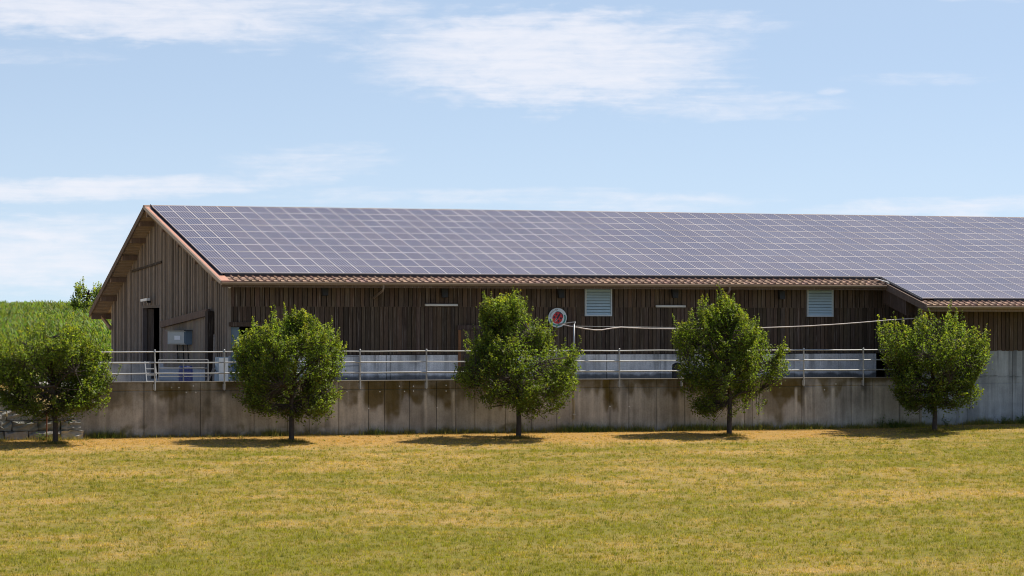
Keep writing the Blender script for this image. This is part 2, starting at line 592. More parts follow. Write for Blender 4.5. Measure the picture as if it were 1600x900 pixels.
av = np.unique(np.concatenate([np.linspace(-3000, -300, 14), np.linspace(-300, -40, 40), np.linspace(-40, 45, 171), np.linspace(45, 300, 40), np.linspace(300, 3000, 14)]))
bv = np.unique(np.concatenate([np.linspace(-2500, -300, 12), np.linspace(-300, -120, 19), np.linspace(-120, -10, 111), np.linspace(-10, -0.2, 40), [0.0, 0.12, 0.14], np.linspace(0.3, 12, 24), np.linspace(12, 150, 70), np.linspace(150, 500, 30), np.linspace(500, 4000, 14)]))
GA, GB = np.meshgrid(av, bv)
GZ = ground_z(GA, GB)
gv = np.stack([GA.ravel(), GB.ravel(), GZ.ravel()], 1)
nA, nB = len(av), len(bv)
ii = (np.arange(nB - 1)[:, None] * nA + np.arange(nA - 1)[None, :]).ravel()
gf = np.stack([ii, ii + 1, ii + nA + 1, ii + nA], 1)


def lawn_mix(a, b):
    """0 = straw, 1 = green, plus the ochre strip by the wall; patches drawn out along the mowing lines"""
    p = fbm(a * 0.10 + 0.05 * b, b * 0.38 - a * 0.03, 3, 4)
    q = fbm(a * 0.9, b * 1.3, 11, 3)
    r = fbm(a * 0.22 - 4, b * 1.1 + a * 0.08, 29, 3)
    gmix = (p - 0.5) * 0.95 + (q - 0.5) * 1.3 + (r - 0.5) * 0.75 + 0.46
    gmix = gmix + 0.30 * sstep(a, 6, 18) + 0.10 * sstep(-b, 4, 9) + 0.22 * sstep(-b, 22, 40)
    strip = (1 - sstep(-b, 2.2, 5.5 + 0 * a)) * (1 - 0.75 * sstep(a, 12.5, 15.5))
    gmix = gmix - 0.75 * strip
    return np.clip(gmix, 0, 1), strip


STRAW = np.array([0.44, 0.30, 0.115]); GREEN = np.array([0.21, 0.19, 0.03]); OCHRE = np.array([0.46, 0.265, 0.075])


def lawn_col(a, b):
    k, s = lawn_mix(a, b)
    c = STRAW * (1 - k)[..., None] + GREEN * k[..., None]
    return c * (1 - 0.7 * s * (1 - k))[..., None] + OCHRE * (0.7 * s * (1 - k))[..., None]


gc = lawn_col(GA.ravel(), np.minimum(GB.ravel(), 0))
isback = (GB.ravel() > 0.1)[:, None]
gc = np.where(isback, np.array([0.40, 0.29, 0.12]) * (0.8 + 0.4 * fbm(GA.ravel() * 0.5, GB.ravel() * 0.5, 9))[:, None], gc * 0.66)
gme = np_mesh('ground', gv, gf, gc)
gm, gg, bs, out = new_mat('dry_meadow_soil')
at = gg.n('ShaderNodeAttribute', attribute_name='Col')
t = gg.n('ShaderNodeTexCoord').outputs['Object']
n1 = gg.noise(gg.mapv(t, (9, 9, 9)), 1.0, 6, 0.7)
cc = gg.n('ShaderNodeCombineXYZ')
k_ = gg.m('ADD', gg.m('MULTIPLY', gg.m('SUBTRACT', n1, 0.5), 1.3), 1.0)
for i in range(3):
    gg.L.new(k_, cc.inputs[i])
gg.set(bs.inputs['Base Color'], gg.mix(1.0, at.outputs['Color'], cc.outputs[0], 'MULTIPLY'))
bs.inputs['Roughness'].default_value = 0.95
bs.inputs['Specular IOR Level'].default_value = 0.1
gme.materials.append(gm)
gme.polygons.foreach_set('use_smooth', [True] * len(gme.polygons))
ground = bpy.data.objects.new('ground', gme)
C.objects.link(ground)
ground.location = W(0, 0, 0); ground.rotation_euler = (0, 0, TH)
tag(ground, 'dry sloping meadow ground in front of the concrete wall', 'ground', None, 'structure')

# terrace slab behind the retaining wall
tb = MB().box(-17.10, 16.0, 0.305, 3.25, 1.40, 1.76, col=(0.33, 0.31, 0.29))
tb.box(-17.10, -10.9, 3.25, 26, 1.40, 1.757, col=(0.36, 0.33, 0.30))
whole('terrace', tb, M['conc'], 'concrete terrace between the railing and the barn', 'terrace', (0, 1.5, 1.4), kind='structure')


# ------------------------------------------------------------------ concrete walls with stains
def stain_cols(a, z, z0, z1, moss=(), pale=(), base=(0.40, 0.362, 0.315), foot=1.0, seed=0, mossk=1.0):
    h = np.clip(z / z1, 0, 1) if z0 < 0 else (z - z0) / (z1 - z0)
    c = np.ones((len(a), 3)) * np.array(base)
    blot = fbm(a * 0.6, z * 0.9, 40 + seed, 4)
    c *= (0.62 + 0.74 * blot)[:, None]
    st = fbm(a * 5.0, z * 0.35, 41 + seed, 3)          # running streaks
    c *= (1 - 0.5 * sstep(st, 0.52, 0.78) * (0.35 + 0.65 * h))[:, None]
    pl = fbm(a * 3.2 + 9, z * 0.2, 47 + seed, 3)
    c *= (1 + 0.30 * sstep(pl, 0.58, 0.8) * (1 - 0.4 * h))[:, None]
    dr = fbm(a * 1.1 + 31, z * 0.5, 53 + seed, 4)
    c *= (1 - 0.5 * sstep(dr, 0.5, 0.72) * sstep(h, 0.35, 0.95))[:, None]
    mo = np.zeros(len(a))
    for (m0, m1, zt, s_) in moss:                       # moss patches hanging from the top edge
        jag = 0.16 * (fbm(a * 3, z * 3.0, 59, 3) - 0.5)
        edge = sstep(a + jag, m0 - 0.12, m0 + 0.10) * (1 - sstep(a + jag, m1 - 0.10, m1 + 0.12))
        drop = zt - 0.10 + 0.34 * (fbm(a * 2.6, z * 0.6, 61, 3) - 0.5) * 2
        mo = np.maximum(mo, s_ * edge * sstep(h, drop - 0.10, drop + 0.07) * (0.75 + 0.25 * sstep(fbm(a * 1.8, z * 3, 67, 3), 0.3, 0.6)))
    if len(moss):                                       # a ragged green-brown rim all along the top
        rim = 0.75 * sstep(h + 0.22 * (fbm(a * 1.4, z * 2, 63, 4) - 0.5), 0.86, 0.97) * sstep(fbm(a * 0.55, 0 * a, 65, 3), 0.30, 0.55)
        mo = np.maximum(mo, rim)
    mo *= mossk
    c = c * (1 - mo)[:, None] + np.array([0.098, 0.064, 0.005]) * mo[:, None]
    ft = foot * sstep(0.16 - h + 0.16 * (fbm(a * 1.7, z * 0, 71, 3) - 0.45) * 2, 0.0, 0.14)
    ft = ft * sstep(fbm(a * 0.5 + 3, 0 * a, 73, 3), 0.35, 0.62) * sstep(fbm(a * 4, z * 5, 79, 3), 0.25, 0.6)
    c = c * (1 - 0.8 * ft)[:, None] + np.array([0.105, 0.085, 0.02]) * (0.8 * ft)[:, None]
    for (p, w_, s_, zt) in pale:                        # lime runs
        run = np.exp(-((a - p + 0.03 * (vnoise(z * 4, a * 0, 5) - 0.5)) / w_) ** 2) * (1 - sstep(h, zt - 0.08, zt + 0.02)) * (0.35 + 0.65 * h / max(zt, 0.1))
        c = c * (1 - s_ * run)[:, None] + np.array([0.62, 0.56, 0.48]) * (s_ * run)[:, None]
    return c


def wall_mesh(a0, a1, z0, z1, b, joints, hjoints=(), thick=0.3, **kw):
    da, dz = 0.04, 0.04
    av = list(np.arange(a0, a1, da)) + [a1]
    for j in joints:
        av += [j - 0.016, j - 0.010, j + 0.010, j + 0.016]
    zv = list(np.arange(z0, z1, dz)) + [z1]
    for j in hjoints:
        zv += [j - 0.014, j - 0.008, j + 0.008, j + 0.014]
    av = np.unique(np.round([x for x in av if a0 <= x <= a1], 4)); zv = np.unique(np.round(zv, 4))
    Aa, Zz = np.meshgrid(av, zv)
    Bb = np.full_like(Aa, b)
    for j in joints:
        Bb[np.abs(Aa - j) < 0.0105] = b + 0.02
    for j in hjoints:
        Bb[np.abs(Zz - j) < 0.0085] = b + 0.02
    col = stain_cols(Aa.ravel(), Zz.ravel(), z0, z1, **kw)
    for j in joints:
        col[(np.abs(Aa - j) < 0.0105).ravel()] *= 0.25 + 0.6 * ((j * 7.31) % 1.0)
    v = np.stack([Aa.ravel(), Bb.ravel(), Zz.ravel()], 1)
    n_ = len(av)
    i_ = (np.arange(len(zv) - 1)[:, None] * n_ + np.arange(n_ - 1)[None, :]).ravel()
    f = np.stack([i_, i_ + 1, i_ + n_ + 1, i_ + n_], 1)
    # back, ends, top
    k = len(v)
    ex = np.array([(a0, b, z0), (a1, b, z0), (a1, b, z1), (a0, b, z1), (a0, b + thick, z0), (a1, b + thick, z0), (a1, b + thick, z1), (a0, b + thick, z1)])
    v = np.concatenate([v, ex]); col = np.concatenate([col, np.ones((8, 3)) * np.array([0.34, 0.31, 0.28])])
    f = np.concatenate([f, np.array([(3, 2, 6, 7), (1, 5, 6, 2), (0, 3, 7, 4), (5, 4, 7, 6)]) + k])
    return v, f, col


CAP = 1.925
joints_u = [225, 313, 397, 449, 483, 529, 576, 600.6, 640, 682.4, 712.4, 742, 790, 831, 870, 953, 982.5, 1026, 1070, 1115, 1163, 1175.6, 1252, 1330, 1364, 1405, 1437]
joints = [UA(u, 0) for u in joints_u]
post_a = [-14.37 + 2.535 * i for i in range(-1, 13)]
pale_u = [(243, .05, .7, .80), (350, .06, .65, .8), (427, .05, .45, .8), (536, .05, .35, .5), (562, .05, .75, .82), (665, .055, .75, .82), (709, .06, .6, .84), (730, .05, .3, .8), (770, .07, .35, .8), (818, .1, .25, .8),
          (905, .06, .45, .84), (925, .10, .4, .84), (941, .09, .5, .84), (968, .05, .6, .78), (1000, .06, .35, .84), (1029, .05, .5, .84), (1062, .06, .3, .8), (1092, .06, .3, .84), (1244, .05, .75, .84), (1259, .04, .5, .7), (1302, .06, .75, .84), (1348, .05, .5, .78), (1375, .06, .4, .84), (1268, .03, .5, .84)]
pale = [(UA(u, 0), w_, min(1, s_ * 1.35), z_) for u, w_, s_, z_ in pale_u]
moss_u = [(150, 235, .72, .55), (236, 300, .80, .8), (262, 330, .45, .45), (530, 545, .75, .6), (546, 560, .75, .75), (568, 602, .72, .85), (600, 625, .50, .85), (625, 665, .68, .9), (668, 706, .75, .85), (706, 740, .62, .7), (740, 830, .7, .7),
          (905, 940, .88, .85), (940, 962, .52, .95), (955, 966, .45, .8), (970, 1030, .90, .7), (1040, 1120, .80, .8), (1150, 1240, .72, .9), (1215, 1255, .70, .9), (1190, 1225, .35, .6), (1273, 1296, .88, .8), (1304, 1330, .88, .7), (1120, 1150, .6, .5), (320, 400, .8, .45), (400, 470, .85, .6), (470, 530, .8, .55)]
moss = [(UA(u0, 0), UA(u1, 0), zt, s_) for u0, u1, zt, s_ in moss_u]
rw = root('retaining_wall', 'long stained concrete retaining wall with moss below its top edge', 'wall', (-0.5, 0.15, 0))
rw['kind'] = 'thing'
v, f, col = wall_mesh(-17.16, 16.06, -0.45, CAP, 0.0, joints, (1.63,), moss=moss, pale=pale, seed=1)
v = v - np.array(BASE[rw.name])
me = np_mesh('wall_body', v, f, col * (1 - 0.28 * (1 - sstep(v[:, 0], -12.5 + 0.5, -10.5 + 0.5)) * sstep(fbm(v[:, 0] * 1.3, v[:, 2] * 1.2, 97, 4), 0.35, 0.6))[:, None]); me.materials.append(M['conc'])
part('wall_body', me, None, rw)
cap = MB().box(-17.18, 16.06, -0.02, 0.33, CAP + 0.001, CAP + 0.03, col=(0.27, 0.245, 0.21))
part('wall_coping', cap, M['conc'], rw)
# tie-bolt plugs
for u, v_ in [(268, 605.5), (279.5, 605.5), (302, 603), (291, 613), (306, 613), (542, 612), (593.5, 612), (624, 603.5), (646, 603.5), (632, 611.5), (646, 611), (697, 602), (697, 611), (576, 638), (683, 637), (953, 635), (983, 635), (1221, 600), (1306, 600), (1288, 609)]:
    a_, b_, z_ = UVB(u, v_, 0)
    part('tie_plug', MB().disc((a_, z_), 0.022, -0.001, 10, th=0.012), M['white'], rw)

# ------------------------------------------------------------------ the barn
GA_L = -10.83        # gable plane
FB = 3.30            # front wall plane
RB = 25.28           # rear wall plane
RIDGE_B, RIDGE_Z = 15.3, 8.80
TAN = 0.2475
RTAN = 0.379
EXT_A = 16.12        # left side of the projecting part
BR = 32.0            # right end
RA0 = -11.41


def roof_z(b):
    return RIDGE_Z - TAN * (RIDGE_B - b) if b < RIDGE_B else RIDGE_Z - RTAN * (b - RIDGE_B)


barn = root('barn', 'long timber barn with low pitched solar roof behind the railing', 'barn', (2.5, 14, 1.76))


def planks(mb, pos, z0, z1, axis, plane, width, out, rnd, gap=0.012, cl=(0.55, 1.5), skip=None, thick=0.024, battens=False):
    """vertical boards from pos[0] to pos[1]; z0, z1 are functions of the position"""
    x = pos[0]
    while x < pos[1] - 0.02:
        w_ = width * rnd.uniform(0.85, 1.18)
        x1 = min(x + w_, pos[1])
        k = rnd.uniform(*cl)
        tint = (k * rnd.uniform(0.94, 1.08), k, k * rnd.uniform(0.9, 1.08))
        d = rnd.uniform(0, 0.012)
        lo, hi = x + gap / 2, x1 - gap / 2
        for (za, zb) in (skip(x, x1) if skip else [(None, None)]):
            za0 = z0(lo) if za is None else za; za1 = z0(hi) if za is None else za
            zb0 = z1(lo) if zb is None else zb; zb1 = z1(hi) if zb is None else zb
            if zb0 - za0 < 0.05:
                continue
            p0, p1 = plane + out * d, plane + out * (d + thick)
            q = [(lo, p0, za0), (hi, p0, za1), (lo, p1, za0), (hi, p1, za1), (lo, p0, zb0), (hi, p0, zb1), (lo, p1, zb0), (hi, p1, zb1)]
            if axis == 'b':
                q = [(p, s_, z) for s_, p, z in q]
            mb.hexa(q, 0, tint)
            if battens:
                bw = 0.05
                kk = rnd.uniform(1.0, 2.7)
                t2 = (kk, kk * 0.98, kk * 0.95)
                p1b, p2b = plane + out * 0.036, plane + out * 0.066
                q = [(hi - bw / 2, p1b, za1), (hi + bw / 2, p1b, za1), (hi - bw / 2, p2b, za1), (hi + bw / 2, p2b, za1),
                     (hi - bw / 2, p1b, zb1), (hi + bw / 2, p1b, zb1), (hi - bw / 2, p2b, zb1), (hi + bw / 2, p2b, zb1)]
                if axis == 'b':
                    q = [(p, s_, z) for s_, p, z in q]
                mb.hexa(q, 0, t2)
        x = x1


rr = random.Random(3)
PL = 2.84            # plinth top
TIER = 4.66
fw = MB()
WALLTOP = roof_z(FB) - 0.16
# openings in the front wall: doorway near the corner, louvre windows
door_a = (UA(361, FB), UA(440, FB)); door_top = 3.92
wins = [(3.25, 4.36, 4.32, 5.42), (12.67, 13.81, 4.31, 5.41)]


def skip_low(x0, x1):
    if x1 > door_a[0] and x0 < door_a[1]:
        return [(door_top, None)]
    for (w0, w1, q0, q1) in wins:
        if x1 > w0 and x0 < w1:
            return [(None, q0)]
    return [(None, None)]


def skip_up(x0, x1):
    for (w0, w1, q0, q1) in wins:
        if x1 > w0 and x0 < w1:
            return [(q1, None)]
    return [(None, None)]


planks(fw, (GA_L, EXT_A), lambda x: PL + 0.02, lambda x: TIER + 0.02, 'a', FB - 0.0, 0.172, -1, rr, 0.022, (0.6, 1.2), skip_low)
planks(fw, (GA_L, EXT_A), lambda x: TIER, lambda x: WALLTOP, 'a', FB - 0.026, 0.185, -1, rr, 0.028, (0.85, 1.4), skip_up)
fw.box(GA_L + 0.02, door_a[0], FB + 0.03, FB + 0.06, PL, WALLTOP, 1)
fw.box(door_a[0], door_a[1], FB + 0.03, FB + 0.06, door_top, WALLTOP, 1)
fw.box(door_a[1], EXT_A, FB + 0.03, FB + 0.06, PL, WALLTOP, 1)
for (w0, w1, q0, q1) in wins:                          # short boards beside the vents
    fw.box(w0 - 0.20, w0 - 0.004, FB + 0.002, FB + 0.024, q0 - 0.02, q1 + 0.02, 0, (0.95, 0.95, 0.95)); fw.box(w1 + 0.004, w1 + 0.20, FB + 0.002, FB + 0.024, q0 - 0.02, q1 + 0.02, 0, (0.85, 0.85, 0.85))
front = part('front_wall', fw, [M['plank'], M['dark']], barn)

# gable wall facing the left
gdoor = (15.2, 18.5)
gw = MB()
gtop = lambda b: roof_z(b) - 0.17


def skip_g(x0, x1):
    if x1 > gdoor[0] and x0 < gdoor[1]:
        return [(4.72, None)]
    return [(None, None)]


planks(gw, (FB, RB), lambda x: 2.30, gtop, 'b', GA_L, 0.27, -1, rr, 0.03, (0.55, 1.1), skip_g, battens=True)
v8 = []
# dark backing behind the boards, around the doorway
def gable_slab(b0, b1, zlo):
    cut = [b0] + ([RIDGE_B] if b0 < RIDGE_B < b1 else []) + [b1]
    for c0, c1 in zip(cut, cut[1:]):
        gw.hexa([(GA_L + 0.03, c0, zlo), (GA_L + 0.06, c0, zlo), (GA_L + 0.03, c1, zlo), (GA_L + 0.06, c1, zlo),
                 (GA_L + 0.03, c0, gtop(c0)), (GA_L + 0.06, c0, gtop(c0)), (GA_L + 0.03, c1, gtop(c1)), (GA_L + 0.06, c1, gtop(c1))], 1)
gable_slab(FB, gdoor[0], 2.2); gable_slab(gdoor[0], gdoor[1], 4.72); gable_slab(gdoor[1], RB, 2.2)
part('gable_wall', shear(gw), [M['gable'], M['dark']], barn)
# corner boards
cb = MB()
for i, (x0, x1) in enumerate([(-0.09, 0.0)]):
    cb.box(GA_L - 0.075, GA_L + 0.05, FB - 0.075, FB - 0.055, PL, WALLTOP, 0, (1.2, 1.2, 1.2))
part('corner_board', cb, M['gable'], barn)

# rear wall, right gable, floor and the projecting part
ow = MB()
ow.box(GA_L + 0.2, BR, RB, RB + 0.12, 1.0, roof_z(RB) - 0.1, 0, (1, 1, 1))
part('rear_wall', ow, M['plank'], barn)
rg = MB()
for c0, c1 in ((0.3, RIDGE_B), (RIDGE_B, RB)):
    rg.hexa([(BR - 0.1, c0, 1), (BR, c0, 1), (BR - 0.1, c1, 1), (BR, c1, 1), (BR - 0.1, c0, gtop(c0)), (BR, c0, gtop(c0)), (BR - 0.1, c1, gtop(c1)), (BR, c1, gtop(c1))], 0, (1, 1, 1))
part('far_gable_wall', rg, M['gable'], barn)
fl = MB().box(GA_L + 0.1, BR - 0.1, FB + 0.1, RB - 0.02, 1.60, 1.755, 0, (0.2, 0.19, 0.18))
part('floor_slab', fl, M['conc'], barn)
ew = MB()
EB = 0.03            # planks of the projecting part
EPL = 2.975
etop = roof_z(EB) - 0.16
planks(ew, (EXT_A, BR), lambda x: EPL - 0.02, lambda x: etop, 'a', EB, 0.20, -1, rr, 0.022, (0.65, 1.2))
ew.box(EXT_A + 0.02, BR, EB + 0.03, EB + 0.06, EPL - 0.1, etop, 1)
part('projecting_wall', ew, [M['plank'], M['dark']], barn)
es = MB()
planks(es, (EB, FB), lambda x: 1.76, lambda x: roof_z(x) - 0.17, 'b', EXT_A, 0.2, -1, rr, 0.016, (0.35, 0.8))
es.hexa([(EXT_A + 0.03, EB, 1.7), (EXT_A + 0.06, EB, 1.7), (EXT_A + 0.03, FB, 1.7), (EXT_A + 0.06, FB, 1.7), (EXT_A + 0.03, EB, etop), (EXT_A + 0.06, EB, etop), (EXT_A + 0.03, FB, WALLTOP), (EXT_A + 0.06, FB, WALLTOP)], 1)
part('projecting_side_wall', es, [M['plank'], M['dark']], barn)
ep = MB().box(EXT_A - 0.05, EXT_A + 0.10, EB - 0.06, EB + 0.08, EPL, etop, 0, (2.4, 2.2, 2.0))
part('corner_post', ep, M['timber'], barn)

# plinths
pj = [UA(u, FB) for u in (603, 610, 590, 947, 930, 1031, 1240, 1310)]
v, f, col = wall_mesh(door_a[1] + 0.05, EXT_A - 0.42, 1.70, PL, FB - 0.06, pj, (2.14,), 0.2, base=(0.72, 0.70, 0.69), foot=0.0, seed=5, moss=(), pale=())
zz = v[:, 2]; hh = sstep(2.15 + 0.22 * (fbm(v[:, 0] * 3, zz * 3, 83, 4) - 0.5) - zz, 0.0, 0.14)
col = col * (1 - 0.75 * hh)[:, None]
me = np_mesh('plinth', v - np.array(BASE[barn.name]), f, col); me.materials.append(M['conc_mid'])
part('plinth', me, None, barn)
pc = MB().box(GA_L - 0.02, door_a[0] - 0.03, FB - 0.06, FB + 0.14, 1.7, PL, 0, (0.42, 0.41, 0.40))
part('plinth', pc, M['conc_cool'], barn)
gp = MB()
gp.box(GA_L - 0.10, GA_L + 0.1, FB - 0.055, gdoor[0], 1.7, 2.42, 0, (0.36, 0.35, 0.35))
shear(gp); gp.box(GA_L + .25, GA_L + 0.45, gdoor[1], RB, 1.0, 2.42, 0, (0.40, 0.39, 0.39))
part('plinth', gp, M['conc_cool'], barn)
v, f, col = wall_mesh(16.065, BR, -0.5, EPL, 0.0, [UA(u, 0) for u in (1511, 1581.6, 1597.5)] + [22.5, 25.2], (1.69,), 0.3, base=(0.335, 0.335, 0.335), foot=0.3, seed=9, moss=(), pale=())
crack = np.exp(-((v[:, 2] - 1.93 - 0.10 * (fbm(v[:, 0] * 2.2, v[:, 0] * 0, 91, 4) - 0.5) * 2) / 0.018) ** 2) * sstep(v[:, 0], 17.6, 18.2) * (1 - sstep(v[:, 0], 20.2, 20.6))
col = col * (1 - 0.6 * crack)[:, None]
me = np_mesh('plinth', v - np.array(BASE[barn.name]), f, col); me.materials.append(M['conc_cool'])
part('plinth', me, None, barn, label='tall smooth grey concrete plinth of the projecting part')


# roof: deck with timber underside
def deck_piece(mb, a0, a1, b0, b1, t0=-0.13, t1=-0.02, mi=0):
    z = roof_z
    mb.hexa([(a0, b0, z(b0) + t0), (a1, b0, z(b0) + t0), (a0, b1, z(b1) + t0), (a1, b1, z(b1) + t0),
             (a0, b0, z(b0) + t1), (a1, b0, z(b0) + t1), (a0, b1, z(b1) + t1), (a1, b1, z(b1) + t1)], mi, (1, 1, 1))


LIFT = 0.125
EE = -1.16           # eave of the projecting roof
ME = 2.22            # main eave
RE = 26.55
rd = MB()
deck_piece(rd, RA0 + 0.02, BR + 0.4, ME, RIDGE_B - 0.001)
deck_piece(rd, RA0 + 0.02, BR + 0.4, RIDGE_B + 0.001, RE)
deck_piece(rd, 15.64, BR + 0.4, EE, ME - 0.002)
roof = part('roof', rd, M['soffit'], barn)
# soffit ribs under the gable overhang (corrugation seen from below)
sr = MB()
for b in np.arange(3.0, RE - 0.1, 0.17):
    z = roof_z(b) - 0.145
    sr.box(RA0 + 0.03, GA_L + (b - 3.3) * 0.009 - 0.04, b, b + 0.075, z - 0.035, z + 0.01, 0, (0.8, 0.78, 0.75))
part('soffit', sr, M['soffit'], roof)
# purlins showing under the overhang
for b in (26.35, 24.3, 22.2, 19.85, 18.05, 16.35, 15.0, 12.2, 9.5, 6.6, 3.9):
    z = roof_z(b)
    pm = MB().box(RA0 + 0.04, GA_L + 0.45, b - 0.10, b + 0.10, z - 0.36, z - 0.15, 0, (1.25, 1.15, 1.05))
    part('purlin', pm, M['timber'], roof)
bk = MB().beam((GA_L - 0.08, 25.3, 3.75), (GA_L - 0.30, 26.25, 4.35), 0.10, 0.14, col=(1.8, 1.7, 1.6))
bk = shear(MB().beam((GA_L - 0.20, 24.8, 3.85), (GA_L - 0.30, 26.2, 4.35), 0.10, 0.14, col=(1.8, 1.7, 1.6)))
part('brace', bk, M['timber'], barn)
# rake boards and copper verge
def rake(mb, a0, a1, b0, b1, lo, hi, mi=0, col=(1, 1, 1)):
    mb.hexa([(a0, b0, roof_z(b0) + lo), (a1, b0, roof_z(b0) + lo), (a0, b1, roof_z(b1) + lo), (a1, b1, roof_z(b1) + lo),
             (a0, b0, roof_z(b0) + hi), (a1, b0, roof_z(b0) + hi), (a0, b1, roof_z(b1) + hi), (a1, b1, roof_z(b1) + hi)], mi, col)


rk = MB(); rake(rk, RA0 - 0.03, RA0 + 0.015, ME - 0.06, RIDGE_B - 0.002, -0.085, 0.045)
part('verge_board', rk, M['gutter'], roof)
rk = MB(); rake(rk, RA0 - 0.03, RA0 + 0.015, RIDGE_B + 0.002, RE + 0.02, -0.20, 0.05, col=(0.8, 0.8, 0.8))
part('verge_board', rk, M['timber'], roof)
vs = MB(); rake(vs, RA0 + 0.018, RA0 + 0.155, ME - 0.03, RIDGE_B - 0.003, -0.01, 0.05)
vd = MB(); rake(vd, RA0 + 0.158, RA0 + 0.33, ME + 0.75, RIDGE_B - 0.003, -0.01, 0.055); rake(vd, RA0 + 0.245, RA0 + 0.262, ME + 0.75, RIDGE_B - 0.003, 0.054, 0.12)  # dark strips along the panels: their shadowed side and shadow, put in as colour
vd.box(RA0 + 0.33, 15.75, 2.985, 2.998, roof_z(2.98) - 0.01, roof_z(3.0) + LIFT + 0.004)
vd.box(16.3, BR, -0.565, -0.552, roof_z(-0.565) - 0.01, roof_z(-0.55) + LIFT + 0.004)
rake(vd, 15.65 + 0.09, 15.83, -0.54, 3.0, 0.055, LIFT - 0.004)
part('edge_shade_strip', vd, M['edge_shade'], roof)
rake(vs, RA0 + 0.158, RA0 + 0.33, ME - 0.03, ME + 0.748, -0.01, 0.05)
part('verge_sheet', vs, M['verge'], roof)
vs = MB(); rake(vs, RA0 + 0.018, BR + 0.4, RIDGE_B + 0.003, RE + 0.03, -0.012, 0.03)
part('rear_tiles', vs, M['tile'], roof)
rc = MB()
rc.hexa([(RA0 - 0.02, RIDGE_B - 0.25, RIDGE_Z - 0.02), (BR + 0.4, RIDGE_B - 0.25, RIDGE_Z - 0.02), (RA0 - 0.02, RIDGE_B + 0.25, RIDGE_Z - 0.06), (BR + 0.4, RIDGE_B + 0.25, RIDGE_Z - 0.06),
         (RA0 - 0.02, RIDGE_B - 0.12, RIDGE_Z + 0.075), (BR + 0.4, RIDGE_B - 0.12, RIDGE_Z + 0.075), (RA0 - 0.02, RIDGE_B + 0.12, RIDGE_Z + 0.07), (BR + 0.4, RIDGE_B + 0.12, RIDGE_Z + 0.07)], 0, (0.9, 0.85, 0.85))
part('ridge_cap', rc, M['tile'], roof)
# under-panel sheeting so nothing shows through the gaps between panels
us = MB(); rake(us, RA0 + 0.335, BR + 0.3, 3.22, RIDGE_B - 0.26, -0.012, 0.02); rake(us, 16.42, BR + 0.3, -0.35, 3.2, -0.012, 0.02)
part('roofing_sheet', us, M['tile'], roof)


# pan tiles along the eaves: a flat pan with a roll, nose to the gutter
def tiles(mb, a0, a1, rows, tw, rnd, flat=False):
    """rows: list of (b_low, b_high); each tile a stepped profile extruded up the slope"""
    prof = [(0.0, 0.0), (0.60, 0.0), (0.68, 0.030), (0.78, 0.050), (0.90, 0.046), (0.99, 0.004)]
    for ri, (bl, bh) in enumerate(rows):
        a = a0
        while a < a1 - 0.05:
            k = rnd.uniform(0.8, 1.15)
            tint = (k, k * rnd.uniform(0.93, 1.03), k * rnd.uniform(0.9, 1.05))
            jx = rnd.uniform(-0.004, 0.004); jz = rnd.uniform(-0.003, 0.004)
            vs = []; n = len(prof)
            for (bb, lift) in ((bl, 0.036), (bh, 0.006)):
                zc = roof_z(bb)
                for x, h in prof:
                    vs.append((a + x * tw + jx, bb, zc + lift + h + jz))
            for x, h in prof:                       # nose face
                vs.append((a + x * tw + jx, bl + 0.003, roof_z(bl) + 0.004))
            fs = [(i, i + 1, n + i + 1, n + i) for i in range(n - 1)] + [(2 * n + i, 2 * n + i + 1, i + 1, i) for i in range(n - 1)]
            fs += [(n - 1, 3 * n - 1, 2 * n - 1), (0, n, 2 * n)]
            mb.add(vs, fs, 0, tint)
            a += tw


tl = MB()
tiles(tl, RA0 + 0.34, 15.66, [(2.17, 2.57), (2.57, 2.97), (2.97, 3.30)], 0.2775, rr)
part('eave_tiles', tl, M['tile'], roof)
tl = MB()
tiles(tl, 15.66, BR + 0.35, [(-1.21, -0.81), (-0.81, -0.41), (-0.41, 0.0)], 0.2775, rr)
rows = [(b, b + 0.42) for b in np.arange(0.0, 3.3, 0.42)]
tiles(tl, 15.66, 16.45, rows, 0.2775, rr)
part('eave_tiles', tl, M['tile'], roof)
vb = MB(); rake(vb, 15.60, 15.655, EE - 0.06, ME + 0.6, -0.20, 0.07, col=(1.0, 0.95, 0.95))
part('verge_board', vb, M['timber'], roof)
vf = MB(); rake(vf, 15.66, 16.35, 2.1, 2.24, 0.085, 0.105)
vf.beam((15.42, 2.75, roof_z(2.75) + 0.13), (15.70, 2.2, roof_z(2.2) + 0.12), 0.10, 0.03)
part('snow_guard', vf, M['galv'], roof)
# wedge of panelling under the projecting verge
wp = MB().hexa([(15.68, 0.6, 4.36), (16.1, 0.6, 4.36), (15.68, 2.6, 4.85), (16.1, 2.6, 4.85), (15.68, 0.6, roof_z(.6) - .14), (16.1, 0.6, roof_z(.6) - .14), (15.68, 2.6, roof_z(2.6) - .14), (16.1, 2.6, roof_z(2.6) - .14)], 0, (0.55, 0.5, 0.5))
part('verge_fascia', wp, M['timber'], barn)


